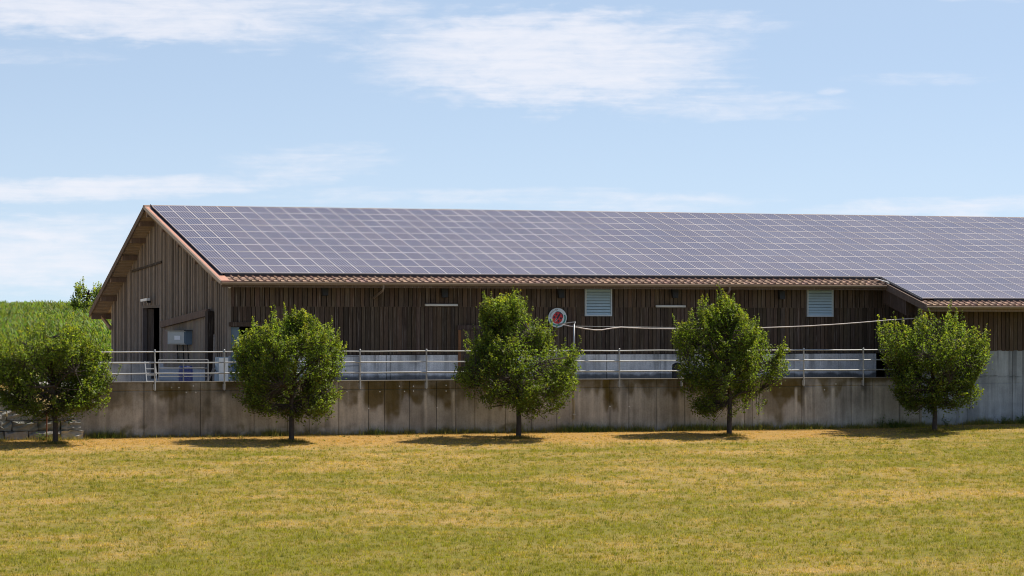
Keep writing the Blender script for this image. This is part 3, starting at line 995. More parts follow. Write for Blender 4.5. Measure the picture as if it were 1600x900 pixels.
# gutters: half-round channel, fascia board behind, bead on the lip
def gutter(a0, a1, b, z, r=0.075):
    mb = MB()
    n = 9
    vs = []; fs = []
    for ai, a in enumerate((a0, a1)):
        for k in range(n):
            t = math.pi + math.pi * k / (n - 1)
            vs.append((a, b + r * math.cos(t), z + r * 1.15 * math.sin(t)))
        for k in range(n):
            t = math.pi + math.pi * k / (n - 1)
            vs.append((a, b + (r - 0.008) * math.cos(t), z + (r - 0.008) * 1.15 * math.sin(t)))
    for k in range(n - 1):
        fs.append((k, k + 1, 2 * n + k + 1, 2 * n + k))
        fs.append((n + k + 1, n + k, 3 * n + k, 3 * n + k + 1))
    fs.append(tuple(range(n)) ); fs.append(tuple(2 * n + k for k in range(n - 1, -1, -1)))
    mb.add(vs, fs)
    mb.tube([(a0, b - r, z), (a1, b - r, z)], 0.013, 6)
    for a in np.arange(a0 + 0.4, a1, 0.8):
        mb.box(a, a + 0.025, b - r - 0.006, b + r, z + 0.0, z + 0.012)
        mb.box(a, a + 0.03, b - r - 0.008, b - r + 0.004, z - 0.05, z + 0.012)
    return mb


gt = part('gutter', gutter(RA0 + 0.0, 15.66, 2.11, 5.535), M['gutter'], barn)
fa = MB().box(RA0 + 0.03, 15.6, 2.195, 2.22, 5.36, 5.53, 0, (0.9, 0.85, 0.8))
part('fascia', fa, M['timber'], barn)
gt2 = part('gutter', gutter(15.60, BR + 0.3, -1.27, 4.685), M['gutter'], barn)
fa = MB().box(15.66, BR + 0.3, -1.185, -1.16, 4.50, 4.69, 0, (1.5, 1.4, 1.2))
part('fascia', fa, M['timber'], barn)
for u in (599, 1140):
    a = UA(u, 2.11, 446)
    dp = MB().tube([(a, 2.11, 5.46), (a, 2.11, 5.33), (a - 0.01, 2.18, 5.25), (a - 0.06, 3.05, 5.02), (a - 0.06, 3.19, 4.98)], 0.04, 8)
    part('downpipe', dp, M['gutter'], barn)

# louvre windows
for wi, (w0, w1, q0, q1) in enumerate(wins):
    fr = MB()
    y0, y1 = FB - 0.085, FB + 0.02
    fr.box(w0, w0 + 0.05, y0, y1, q0, q1); fr.box(w1 - 0.05, w1, y0, y1, q0, q1)
    fr.box(w0 + 0.05, w1 - 0.05, y0, y1, q0, q0 + 0.05); fr.box(w0 + 0.05, w1 - 0.05, y0, y1, q1 - 0.05, q1)
    wf = part('louvre_window', fr, M['louvre_frame'], barn)
    sl = MB()
    n = 9
    for k in range(n):
        z = q0 + 0.05 + (q1 - q0 - 0.1) * k / n
        hgt = (q1 - q0 - 0.1) / n
        sl.hexa([(w0 + 0.052, FB - 0.075, z), (w1 - 0.052, FB - 0.075, z), (w0 + 0.052, FB - 0.065, z), (w1 - 0.052, FB - 0.065, z),
                 (w0 + 0.052, FB - 0.02, z + hgt * 0.82), (w1 - 0.052, FB - 0.02, z + hgt * 0.82), (w0 + 0.052, FB - 0.01, z + hgt * 0.82), (w1 - 0.052, FB - 0.01, z + hgt * 0.82)])
    part('louvre', sl, M['louvre'], wf)
    part('backing', MB().box(w0 + 0.05, w1 - 0.05, FB + 0.0, FB + 0.015, q0 + 0.05, q1 - 0.05), M['grey_box'], wf)

# doorway near the front corner, with lintel and a pale leaf standing open
dl = MB().box(door_a[0] - 0.1, door_a[1] + 0.1, FB - 0.11, FB - 0.055, door_top, door_top + 0.16, 0, (0.5, 0.45, 0.42))
part('door_lintel', dl, M['timber'], barn)
dd = MB().box(door_a[0] + 0.02, door_a[0] + 0.32, FB + 0.06, FB + 0.10, 1.77, door_top - 0.02)
part('door', dd, M['grey_box'], barn, label='dull blue grey door leaf at the front corner')
# second boarded doorway behind the middle tree
l2a, l2b = UA(714, FB), UA(792, FB)
dl = MB().box(l2a - 0.02, l2b, FB - 0.13, FB - 0.06, 3.80, 3.97, 0, (0.55, 0.5, 0.55))
part('door_lintel', dl, M['timber'], barn)
d2 = MB()
planks(d2, (l2a + 0.1, l2b - 0.1), lambda x: 1.80, lambda x: 3.78, 'a', FB - 0.062, 0.2, -1, rr, 0.015, (0.55, 1.1))
dleaf = part('door', d2, M['plank'], barn, label='boarded brown sliding door under a dark lintel')
d2 = MB().box(l2a + 0.02, l2a + 0.12, FB - 0.12, FB - 0.061, 1.77, 3.79, 0, (1.6, 1.0, 0.6))
part('door_post', d2, M['timber'], barn)
# gable doorway
gd = MB()
gd.box(GA_L - 0.075, GA_L + 0.12, gdoor[1] - 0.02, gdoor[1] + 0.10, 1.76, 4.80, 0, (0.8, 0.8, 0.9))
gd.box(GA_L - 0.075, GA_L + 0.12, gdoor[0] - 0.10, gdoor[0] + 0.02, 1.76, 4.80, 0, (0.8, 0.8, 0.8))
gd.box(GA_L - 0.075, GA_L + 0.12, gdoor[0] + 0.02, gdoor[1] - 0.02, 4.69, 4.80, 0, (0.7, 0.7, 0.7))
part('door_frame', shear(gd), M['gable'], barn)
gl = MB(); planks(gl, (17.2, 18.48), lambda x: 1.8, lambda x: 4.66, 'b', GA_L + 0.14, 0.2, -1, rr, 0.01, (0.25, 0.4))
part('door', shear(gl), M['plank'], barn, label='dark boarded sliding door half closing the gable doorway')
# sloping slide rail with boarded leaf next to the doorway, and the stay bar above
sb = MB().beam((GA_L - 0.20, 14.2, 4.0), (GA_L - 0.20, 5.85, 4.46), 0.14, 0.26, col=(0.9, 0.85, 0.85))
part('slide_rail', shear(sb), M['timber'], barn)
bl = MB()
planks(bl, (6.1, 14.2), lambda x: 2.3, lambda x: 4.46 - (x - 5.85) / 8.4 * 0.46 - 0.12, 'b', GA_L - 0.10, 0.42, -1, rr, 0.02, (0.75, 1.2))
part('sliding_door', shear(bl), M['gable'], barn)
sj = MB().box(GA_L - 0.30, GA_L - 0.07, 5.5, 5.95, 1.77, 4.50, 0, (0.25, 0.24, 0.24))
part('door_jamb', shear(sj), M['timber'], barn)
st = MB().beam((GA_L - 0.09, 20.64, 6.27), (GA_L - 0.09, 14.70, 6.55), 0.05, 0.09, col=(0.25, 0.25, 0.25))
part('stay_bar', shear(st), M['timber'], barn)

# ------------------------------------------------------------------ solar panels
PW, PD = 0.675, 1.182
PS = math.hypot(PD, PD * TAN)
PITCH = math.atan(TAN)
PA0, PB0 = -11.20, 3.0


def panel_geo():
    """cells sheet and frame of one panel, x across, y up the slope"""
    f0 = 0.012; fe = 0.022; w_ = PW - 0.012; s_ = PS - 0.010
    body = ([(f0, fe, 0.036), (w_ - f0, fe, 0.036), (w_ - f0, s_ - fe, 0.036), (f0, s_ - fe, 0.036)], [(0, 1, 2, 3)])
    fr = MB()
    fr.box(0, f0, 0, s_, 0, 0.042); fr.box(w_ - f0, w_, 0, s_, 0, 0.042)
    fr.box(f0, w_ - f0, 0, fe, 0, 0.042); fr.box(f0, w_ - f0, s_ - fe, s_, 0, 0.042)
    fr.add([(f0, f0, 0.004), (w_ - f0, f0, 0.004), (w_ - f0, s_ - f0, 0.004), (f0, s_ - f0, 0.004)], [(3, 2, 1, 0)])
    return body, fr


(bv_, bf_), frm = panel_geo()
cell_me = bpy.data.meshes.new('solar_panel')
cell_me.from_pydata(bv_, [], bf_)
uvl = cell_me.uv_layers.new(name='UVMap')
for li, uvc in enumerate([(0, 0), (1, 0), (1, 1), (0, 1)]):
    uvl.data[li].uv = uvc
cell_me.materials.append(M['cells'])
frame_me = mb_mesh('frame', frm, M['frame'])
ORD = ['', 'first', 'second', 'third', 'fourth', 'fifth', 'sixth', 'seventh', 'eighth', 'ninth', 'tenth', 'eleventh', 'twelfth', 'thirteenth', 'fourteenth', 'fifteenth',
       'sixteenth', 'seventeenth', 'eighteenth', 'nineteenth', 'twentieth'] + ['twenty-' + x for x in ('first', 'second', 'third', 'fourth', 'fifth', 'sixth', 'seventh', 'eighth', 'ninth')] + ['thirtieth']
ROWN = {10: 'bottom row along the eave tiles', 1: 'top row under the ridge'}


def panel_org(col, row):
    """row 1 is under the ridge, 10 above the main eave, 11-13 on the projecting roof"""
    b = PB0 + PD * (10 - row)
    return (PA0 + PW * col, b, roof_z(b) + LIFT)


proto = bpy.data.objects.new('solar_panel', cell_me)
pframe = bpy.data.objects.new('frame', frame_me)
first = True
for row in range(10, 0, -1):
    for c_ in range(30):
        if first:
            p, q = proto, pframe; first = False
        else:
            p, q = proto.copy(), pframe.copy()
        C.objects.link(p); C.objects.link(q)
        q.parent = p
        p.location = W(*panel_org(c_, row)); p.rotation_euler = (PITCH + rr.uniform(-.003, .003), rr.uniform(-.003, .003), TH)
        rn = ROWN.get(row, ORD[row] + ' row below the ridge')
        tag(p, f'solar panel, {ORD[c_ + 1]} from the left gable in the {rn}', 'solar panel', 'solar panels on the barn roof')
# the remaining, farther panels as one mass
pv, pf, pm_, pc_, puv = [], [], [], [], []
fv = np.array(frm.v); ff = frm.f
cells = [(c_, r_) for r_ in range(1, 11) for c_ in range(30, 64)] + [(c_, r_) for r_ in range(11, 14) for c_ in range(40, 64)]
cp, sp_ = math.cos(PITCH), math.sin(PITCH)
O0 = (25.0, 8.0, 7.0)
for (c_, r_) in cells:
    oa, ob, oz = panel_org(c_, r_)
    rv = rr.random(); jt = rr.uniform(-0.004, 0.004)
    for arr, faces, mi in ((np.array(bv_), bf_, 0), (fv, ff, 1)):
        k = len(pv)
        pv += [(oa + x, ob + y * cp - z * sp_, oz + y * (sp_ + jt) + z * cp) for x, y, z in arr]
        pc_ += [(rv, rv, rv)] * len(arr)
        for fc in faces:
            pf.append(tuple(i + k for i in fc)); pm_.append(mi)
            puv += [(0, 0), (1, 0), (1, 1), (0, 1)]
mbp = MB(); mbp.v, mbp.f, mbp.mi, mbp.c = pv, pf, pm_, pc_
pfo = whole('solar_panels', mbp, [M['cells_far'], M['frame']], 'solar panels covering the right part of the barn roof, beyond the thirtieth column', 'solar panels', O0, kind='stuff')
uvl = pfo.data.uv_layers.new(name='UVMap')
uvl.data.foreach_set('uv', np.array(puv, np.float32).ravel())

# ------------------------------------------------------------------ railing
gr = root('guard_rail', 'galvanised tube railing with three bars bolted along the concrete wall top', 'railing', (0, -0.06, 1.6))
RAILB = -0.055
for a in post_a:
    pm = MB().tube([(a, RAILB, 1.63), (a, RAILB, 3.06)], 0.029, 10)
    pm.tube([(a, RAILB, 3.06), (a, RAILB, 3.085), (a, RAILB, 3.10)], [0.036, 0.030, 0.012], 10)
    pm.box(a - 0.05, a + 0.05, RAILB + 0.03, -0.002, 1.66, 1.86)
    part('post', pm, M['galv'], gr, smooth=False)
for z in (3.015, 2.63, 2.245):
    n = 40
    pts = [(post_a[0] - 1.3 + (post_a[-1] + 0.2 - post_a[0] + 1.3) * i / n, RAILB - 0.012, z + 0.006 * math.sin(i * 1.7)) for i in range(n + 1)]
    part('bar', MB().tube(pts, 0.0225, 8), M['galv'], gr, smooth=True)

# ------------------------------------------------------------------ things on and around the barn
def tube_lamp(u0, u1, v, label):
    a0, b, z = UVB(u0, v, FB - 0.16); a1 = UVB(u1, v, FB - 0.16)[0]
    r_ = root('tube_lamp', label, 'lamp', ((a0 + a1) / 2, FB - 0.1, z), 'tube lamps on the front wall')
    part('tube_cover', MB().tube([(a0, b, z), (a1, b, z)], 0.045, 10), M['white'], r_, True)
    mb = MB(); mb.box(a0 + .1, a0 + .16, b, FB - 0.03, z - .02, z + .02); mb.box(a1 - .16, a1 - .1, b, FB - 0.03, z - .02, z + .02)
    part('bracket', mb, M['black'], r_)


tube_lamp(664, 715, 476.5, 'white tube lamp on the dark boards left of the middle tree top')
tube_lamp(1025, 1071, 478.5, 'white tube lamp on the dark boards right of the first louvre window')
gl_ = root('wall_lamp', 'short pale lamp above the dark gable doorway', 'lamp', (GA_L - 0.1, 16.6, 5.0))
part('lamp_body', MB().beam((GA_L - 0.25, 17.2, 5.0), (GA_L - 0.25, 16.0, 5.04), 0.14, 0.10), M['white'], gl_)
part('bracket', MB().box(GA_L - 0.2, GA_L - 0.03, 16.5, 16.6, 4.90, 4.98), M['black'], gl_)
fl_lab = ['black floodlight under the eave above the second tree, nearest the gable corner', 'black floodlight under the eave just right of the first tube lamp',
          'black floodlight under the eave above the round ladybird sign', 'black floodlight under the eave above the second tube lamp', 'black floodlight under the eave left of the right louvre window']
for u, v_, lab in zip((508, 695, 877, 1055, 1222), (453, 456, 457, 457, 459), fl_lab):
    a, b, z = UVB(u, v_, FB - 0.3)
    r_ = root('floodlight', lab, 'floodlight', (a, FB - 0.1, z), 'floodlights under the main eave')
    mb = MB(); mb.hexa([(a - .11, b - .06, z - .20), (a + .11, b - .06, z - .20), (a - .11, b + .08, z - .22), (a + .11, b + .08, z - .22),
                        (a - .13, b - .02, z + .12), (a + .13, b - .02, z + .12), (a - .13, b + .14, z + .12), (a + .13, b + .14, z + .12)])
    part('housing', mb, M['black'], r_)
    part('bracket', MB().box(a - .03, a + .03, b + .1, FB - 0.04, z - .02, z + .05), M['black'], r_)
a, b, z = UVB(357, 447, 3.0)
r_ = root('security_camera', 'small white camera under the eave at the barn corner', 'camera', (a, 3.1, z))
part('housing', MB().tube([(a, b, z + .05), (a + .05, b - .06, z - .06)], [0.07, 0.05], 10), M['white'], r_, True)
part('mount', MB().box(a - .06, a + .06, b + .02, b + .26, z + .02, z + .10), M['white'], r_)

lz = UVB(200, 565, 4.0)[2]
v, f, col = wall_mesh(UA(128, 4.0, 580), UA(236, 4.0, 580), 1.70, lz, 4.0, [UA(205, 4.0, 580)], (), 0.18, base=(0.42, 0.41, 0.40), foot=0.2, seed=14, moss=(), pale=())
lw = root('low_wall', 'low pale concrete upstand on the terrace left of the gable doorway', 'wall', (UA(180, 4.0, 580), 4.1, 1.757))
lw['kind'] = 'thing'
me = np_mesh('wall_body', v - np.array(BASE[lw.name]), f, col); me.materials.append(M['conc_mid'])
part('wall_body', me, None, lw)
# electrical cabinet on the gable
cab = root('electrical_cabinet', 'blue grey electrical cabinet with a pale label on the gable boards', 'cabinet', (GA_L - 0.1, 10.4, 3.2))
cx = GA_L - 0.05
part('cabinet_body', MB().box(cx - 0.30, cx, 8.9, 12.0, 3.22, 3.74), M['grey_box'], cab)
part('cabinet_lid', MB().box(cx - 0.34, cx - 0.302, 8.95, 11.8, 3.26, 3.71), M['grey_box'], cab)
part('rain_hood', MB().box(cx - 0.38, cx + 0.02, 8.8, 12.1, 3.745, 3.775), M['black'], cab)
part('label_plate', MB().box(cx - 0.348, cx - 0.342, 9.6, 10.6, 3.40, 3.56), M['label'], cab)
for b in (9.4, 10.2, 11.2):
    part('conduit', MB().tube([(cx - 0.1, b, 3.22), (cx - 0.06, b, 2.5)], 0.03, 6), M['black'], cab)
# blue barrel, poles, pale cupboard, gates
a, b, z = UVB(290, 584, 1.7)
brl = MB(); pr_ = [(0.0, 0.23), (0.03, 0.25), (0.25, 0.255), (0.27, 0.265), (0.29, 0.255), (0.52, 0.255), (0.54, 0.265), (0.56, 0.255), (0.70, 0.25), (0.73, 0.23)]
a = UA(290, 1.7, 584)
brl.tube([(a, 1.7, 1.763 + h) for h, r in pr_], [r for h, r in pr_], 20)
whole('barrel', brl, M['blue'], 'dark blue plastic barrel behind the railing', 'barrel', (a, 1.7, 1.763))
for (u0, v0, u1, v1, lab) in [(333, 592, 335, 523, 'tall thin pole leaning by the sliding door jamb'), (323, 590, 340, 560, 'short grey pole leaning left of the pale cupboard'), (318, 594, 346, 566, 'flat leaning pole lowest in the bundle beside the cupboard')]:
    p0 = UVB(u0, v0, 1.9); p1 = UVB(u1, v1, 3.05)
    p0 = (p0[0], p0[1], 1.79)
    whole('wooden_pole', MB().tube([p0, p1], 0.035, 8), M['gable'], lab, 'pole', p0, 'poles leaning by the gable corner')
a0, a1 = UA(341, 2.2, 580), UA(357, 2.2, 580)
r_ = root('cupboard', 'pale upright metal cupboard at the barn corner behind the railing', 'cupboard', ((a0 + a1) / 2, 2.4, 1.762))
part('cupboard_body', MB().box(a0, a1, 2.2, 2.7, 1.764, 2.80), M['bluewhite'], r_)
part('cupboard_door', MB().box(a0 + .02, a1 - .02, 2.17, 2.198, 1.80, 2.77), M['white'], r_)


def gate(name, u0, u1, b, zs, label, uprights):
    a0, a1 = UA(u0, b, 580), UA(u1, b, 580)
    r_ = root(name, label, 'gate', ((a0 + a1) / 2, b, 1.76), 'tubular cattle gates')
    mb = MB()
    for z0, z1 in zs:
        mb.tube([(a0, b, z0), (a1, b, z1)], 0.018, 6)
    part('gate_bar', mb, M['gate_metal'], r_)
    for k in uprights:
        a = a0 + (a1 - a0) * k
        mb = MB().tube([(a, b, 1.762), (a, b, zs[0][0] * (1 - k) + zs[0][1] * k)], 0.022, 6)
        part('gate_upright', mb, M['gate_metal'], r_)


gate('cattle_gate', 248, 325, 1.1, [(2.72, 2.72), (2.42, 2.42), (2.12, 2.12), (1.9, 1.9)], 'thin tubular cattle gate in front of the blue barrel', (0, 0.5, 1))
gate('cattle_gate', 500, 561, 2.4, [(2.86, 2.80), (2.42, 2.46)], 'grey tubular cattle gate right of the second tree', (0, 0.55, 1))
a0, a1 = UA(230, 1.6, 580), UA(246, 1.6, 580)
mb = MB()
for a in (a0, a1):
    mb.tube([(a, 1.6, 1.762), (a, 2.0, 2.65)], 0.02, 6)
for k in (0.2, 0.45, 0.7, 0.97):
    mb.tube([(a0, 1.6 + .4 * k, 1.762 + .888 * k), (a1, 1.6 + .4 * k, 1.762 + .888 * k)], 0.015, 6)
whole('step_ladder', mb, M['galv'], 'small metal step ladder standing below the gable doorway', 'ladder', ((a0 + a1) / 2, 1.7, 1.762))
a = UA(1066, 1.2, 590)
whole('marker_post', MB().tube([(a, 1.2, 1.762), (a, 1.2, 2.55), (a, 1.2, 2.57)], [0.04, 0.04, 0.02], 8), M['white'], 'short white post behind the railing at the fourth tree', 'post', (a, 1.2, 1.762))
a = UA(1059, 2.0, 575)
kb = MB(); kb.tube([(a, 2.0, 1.762), (a, 2.0, 2.0), (a, 2.0, 2.45), (a, 2.0, 2.52)], [0.2, 0.23, 0.22, 0.1], 14)
whole('barrel', kb, M['black'], 'black drum behind the railing left of the fourth tree', 'barrel', (a, 2.0, 1.762))

# round sign with the ladybird emblem
sx, sy, sz = UVB(871, 496.5, FB - 0.14)
sg = root('round_sign', 'round white sign with a red ladybird and green arcs on the barn front', 'sign', (sx, sy + 0.05, sz))
R_ = 0.375
db = MB().disc((sx, sz), R_, sy, 48, th=0.02)
db.disc((sx, sz), R_ * 1.0, sy + 0.02, 48, th=0.001)
part('sign_plate', db, M['sign_white'], sg)
em = MB()
rot = math.radians(32)


def ell(mb, cx, cz, rx, rz, ang, y, mi, n=28, th=0.004, t0=0, t1=2 * math.pi):
    vs = []
    for k in range(n + 1):
        t = t0 + (t1 - t0) * k / n
        x, z = rx * math.cos(t), rz * math.sin(t)
        vs.append((cx + x * math.cos(ang) - z * math.sin(ang), y - th, cz + x * math.sin(ang) + z * math.cos(ang)))
    vs.append((cx, y - th, cz))
    mb.add(vs, [(k, k + 1, n + 1) for k in range(n)], mi)


yy = sy - 0.02
ux, uz = math.sin(rot), math.cos(rot)            # body axis towards the head (upper right)
px_, pz_ = uz, -ux
ec = (sx, sz + 0.005)
def E_(s_, t_):
    return ec[0] + ux * s_ + px_ * t_, ec[1] + uz * s_ + pz_ * t_
ell(em, *E_(0.115, 0.0), 0.185, 0.125, -rot, yy, 1, th=0.004)                       # black head and shield
ell(em, *E_(-0.015, 0.0), 0.205, 0.225, -rot, yy, 0, th=0.007)                      # red wing cases
ell(em, *E_(0.04, 0.0), 0.035, 0.20, -rot, yy, 1, th=0.010)                         # dark seam
for s_, t_, r in ((0.08, -0.11, 0.042), (-0.06, -0.125, 0.044), (0.05, 0.125, 0.042), (-0.09, 0.10, 0.042)):
    ell(em, *E_(s_, t_), r, r, 0, yy, 1, 16, th=0.0105)
for t_ in (-0.03, 0.012):
    p0, p1 = E_(-0.19, t_), E_(-0.05, t_)
    em.beam((p0[0], yy - 0.012, p0[1]), (p1[0], yy - 0.012, p1[1]), 0.012, 0.002, up=(0, 1, 0), mi=2)
part('emblem', em, [M['red'], M['sign_black'], M['sign_white']], sg)
ga = MB()
ga.disc((sx, sz), 0.335, yy, 24, 0, 0.275, math.radians(-48), math.radians(22), th=0.004)
ga.disc((sx, sz), 0.335, yy, 24, 0, 0.275, math.radians(188), math.radians(240), th=0.004)
ga.disc((sx, sz), 0.315, yy, 24, 0, 0.265, math.radians(240), math.radians(296), th=0.004)
part('green_arc', ga, M['sign_green'], sg)
txt = 'JOSUELNA'
lt = MB()
for i, ch in enumerate(txt):
    ang = math.radians(172 - i * 11.5)
    cu = bpy.data.curves.new('tmp', 'FONT'); cu.body = ch; cu.size = 0.085; cu.align_x = 'CENTER'
    to = bpy.data.objects.new('tmp', cu); C.objects.link(to)
    dg = bpy.context.evaluated_depsgraph_get()
    tm = bpy.data.meshes.new_from_object(to.evaluated_get(dg))
    ca, sa = math.cos(ang - math.pi / 2), math.sin(ang - math.pi / 2)
    r0 = 0.283
    lt.add([(sx + r0 * math.cos(ang) + p.co.x * ca - p.co.y * sa, yy - 0.004, sz + r0 * math.sin(ang) + p.co.x * sa + p.co.y * ca) for p in tm.vertices], [tuple(pl_.vertices) for pl_ in tm.polygons])
    bpy.data.objects.remove(to); bpy.data.curves.remove(cu); bpy.data.meshes.remove(tm)
part('lettering', lt, M['sign_black'], sg)
sm = MB().box(sx - 0.03, sx + 0.03, sy + 0.02, FB - 0.03, sz - 0.02, sz + 0.02)
part('bracket', sm, M['black'], sg)

# standpipe on the wall with its arm, and the pale cable
pa, pb, pz = UVB(897, 507, -0.06)
sp0 = root('standpipe', 'thin galvanised pipe standing up the concrete wall beside the sign', 'pipe', (pa, -0.06, 0.46))
part('pipe', MB().tube([(pa, -0.06, 0.46), (pa, -0.06, 3.2), (pa, -0.06, pz)], [0.036, 0.036, 0.026], 10), M['galv'], sp0, True)
p1 = UVB(899, 503, 0.0); p2 = UVB(872, 506.5, 2.6)
part('arm', MB().tube([(pa, -0.06, pz - 0.02), (p1[0], 0.0, p1[2]), p2], 0.016, 6), M['galv'], sp0)
cl = MB()
clip = MB()
for z in (0.62, 1.2, 1.78):
    clip.box(pa - 0.05, pa + 0.05, -0.10, -0.002, z, z + 0.03)
part('pipe_clip', clip, M['galv'], sp0)
hp = [(872, 506, 2.6), (880, 507.5, 1.5), (890, 509.5, 0.5), (897, 510.5, -0.02), (915, 513.8, 0.0), (930, 515.6, 0.1), (940, 515.5, 0.1), (955, 513, 0.2), (970, 511.3, 0.3), (985, 512, 0.3), (1005, 513, 0.3), (1040, 513.5, 0.3),
      (1100, 514, 0.3), (1160, 513, 0.2), (1208, 511.5, 0.2), (1260, 509.5, 0.1), (1310, 506.5, 0.1), (1350, 503.5, 0.05), (1390, 500, 0.0), (1428, 497.5, -0.02), (1440, 497.2, -0.03)]
whole('cable', MB().tube([UVB(u, v_, b_) for u, v_, b_ in hp], 0.020, 8), M['hose'], 'long pale sagging cable from the round sign across the barn front', 'cable', UVB(1150, 513, 0.2), smooth=True)
wp0, wp1 = UVB(897, 509.5, -0.05), UVB(1180, 511, 2.9)
whole('wire', MB().tube([wp0, ((wp0[0] + wp1[0]) / 2, 1.4, (wp0[2] + wp1[2]) / 2 - 0.03), wp1], 0.008, 5), M['galv'], 'thin straight wire running right from the pipe top', 'wire', wp0)

# ------------------------------------------------------------------ rough stone block wall on the left
rs = random.Random(11)
sw = MB()


def rock(mb, a0, a1, b0, b1, z0, z1, rnd, k):
    n = 5
    def jit(p):
        return (p[0] + rnd.uniform(-.012, .012), p[1] + rnd.uniform(-.08, .05), p[2] + rnd.uniform(-.012, .012))
    vs = []; fs = []
    for j in range(n):
        for i in range(n):
            x = a0 + (a1 - a0) * i / (n - 1); z = z0 + (z1 - z0) * j / (n - 1)
            e_ = 0.05 if i in (0, n - 1) or j in (0, n - 1) else 0.0
            vs.append(jit((x, b0 + e_, z)))
    for j in range(n - 1):
        for i in range(n - 1):
            q = j * n + i
            fs.append((q, q + 1, q + n + 1, q + n))
    k0 = len(vs)
    vs += [(a0, b1, z0), (a1, b1, z0), (a1, b1, z1), (a0, b1, z1)]
    fs += [(n * (n - 1), n * n - 1, k0 + 2, k0 + 3), (0, n * (n - 1), k0 + 3, k0), (n - 1, k0 + 1, k0 + 2, n * n - 1)]
    # side and top strips need the whole edge so they close
    mb.add(vs, fs, 0, (k, k * rnd.uniform(.96, 1.02), k * rnd.uniform(.9, 1.0)))


courses = [(-0.10, 0.26, -0.62, -17.02), (0.275, 0.62, -0.52, -17.10), (0.635, 0.97, -0.42, -17.22), (0.985, 1.32, -0.30, -18.7), (1.335, 1.66, -0.18, -19.2)]
for (z0, z1, b0, aend) in courses:
    a = aend
    while a > -27:
        w_ = rs.uniform(0.55, 1.15)
        rock(sw, a - w_ + 0.015, a - 0.015, b0 + rs.uniform(-.03, .03), 0.5, z0, z1, rs, rs.uniform(0.55, 1.25))
        a -= w_
whole('stone_wall', sw, M['stone'], 'low stepped wall of rough grey stone blocks under the left tree', 'wall', (-22, -0.2, 0), kind='thing')
a, b, z = UVB(73, 665, -1.0)
whole('iron_stake', MB().tube([(a, -1.0, -0.1), (a, -1.0, 0.95)], 0.022, 6), M['rust'], 'thin rusty stake between the left tree and the stone blocks', 'stake', (a, -1.0, -0.05))


# ------------------------------------------------------------------ trees
def lerp_profile(prof, z):
    zs = [p[0] for p in prof]
    return np.interp(z, zs, [p[1] for p in prof]), np.interp(z, zs, [p[2] for p in prof])


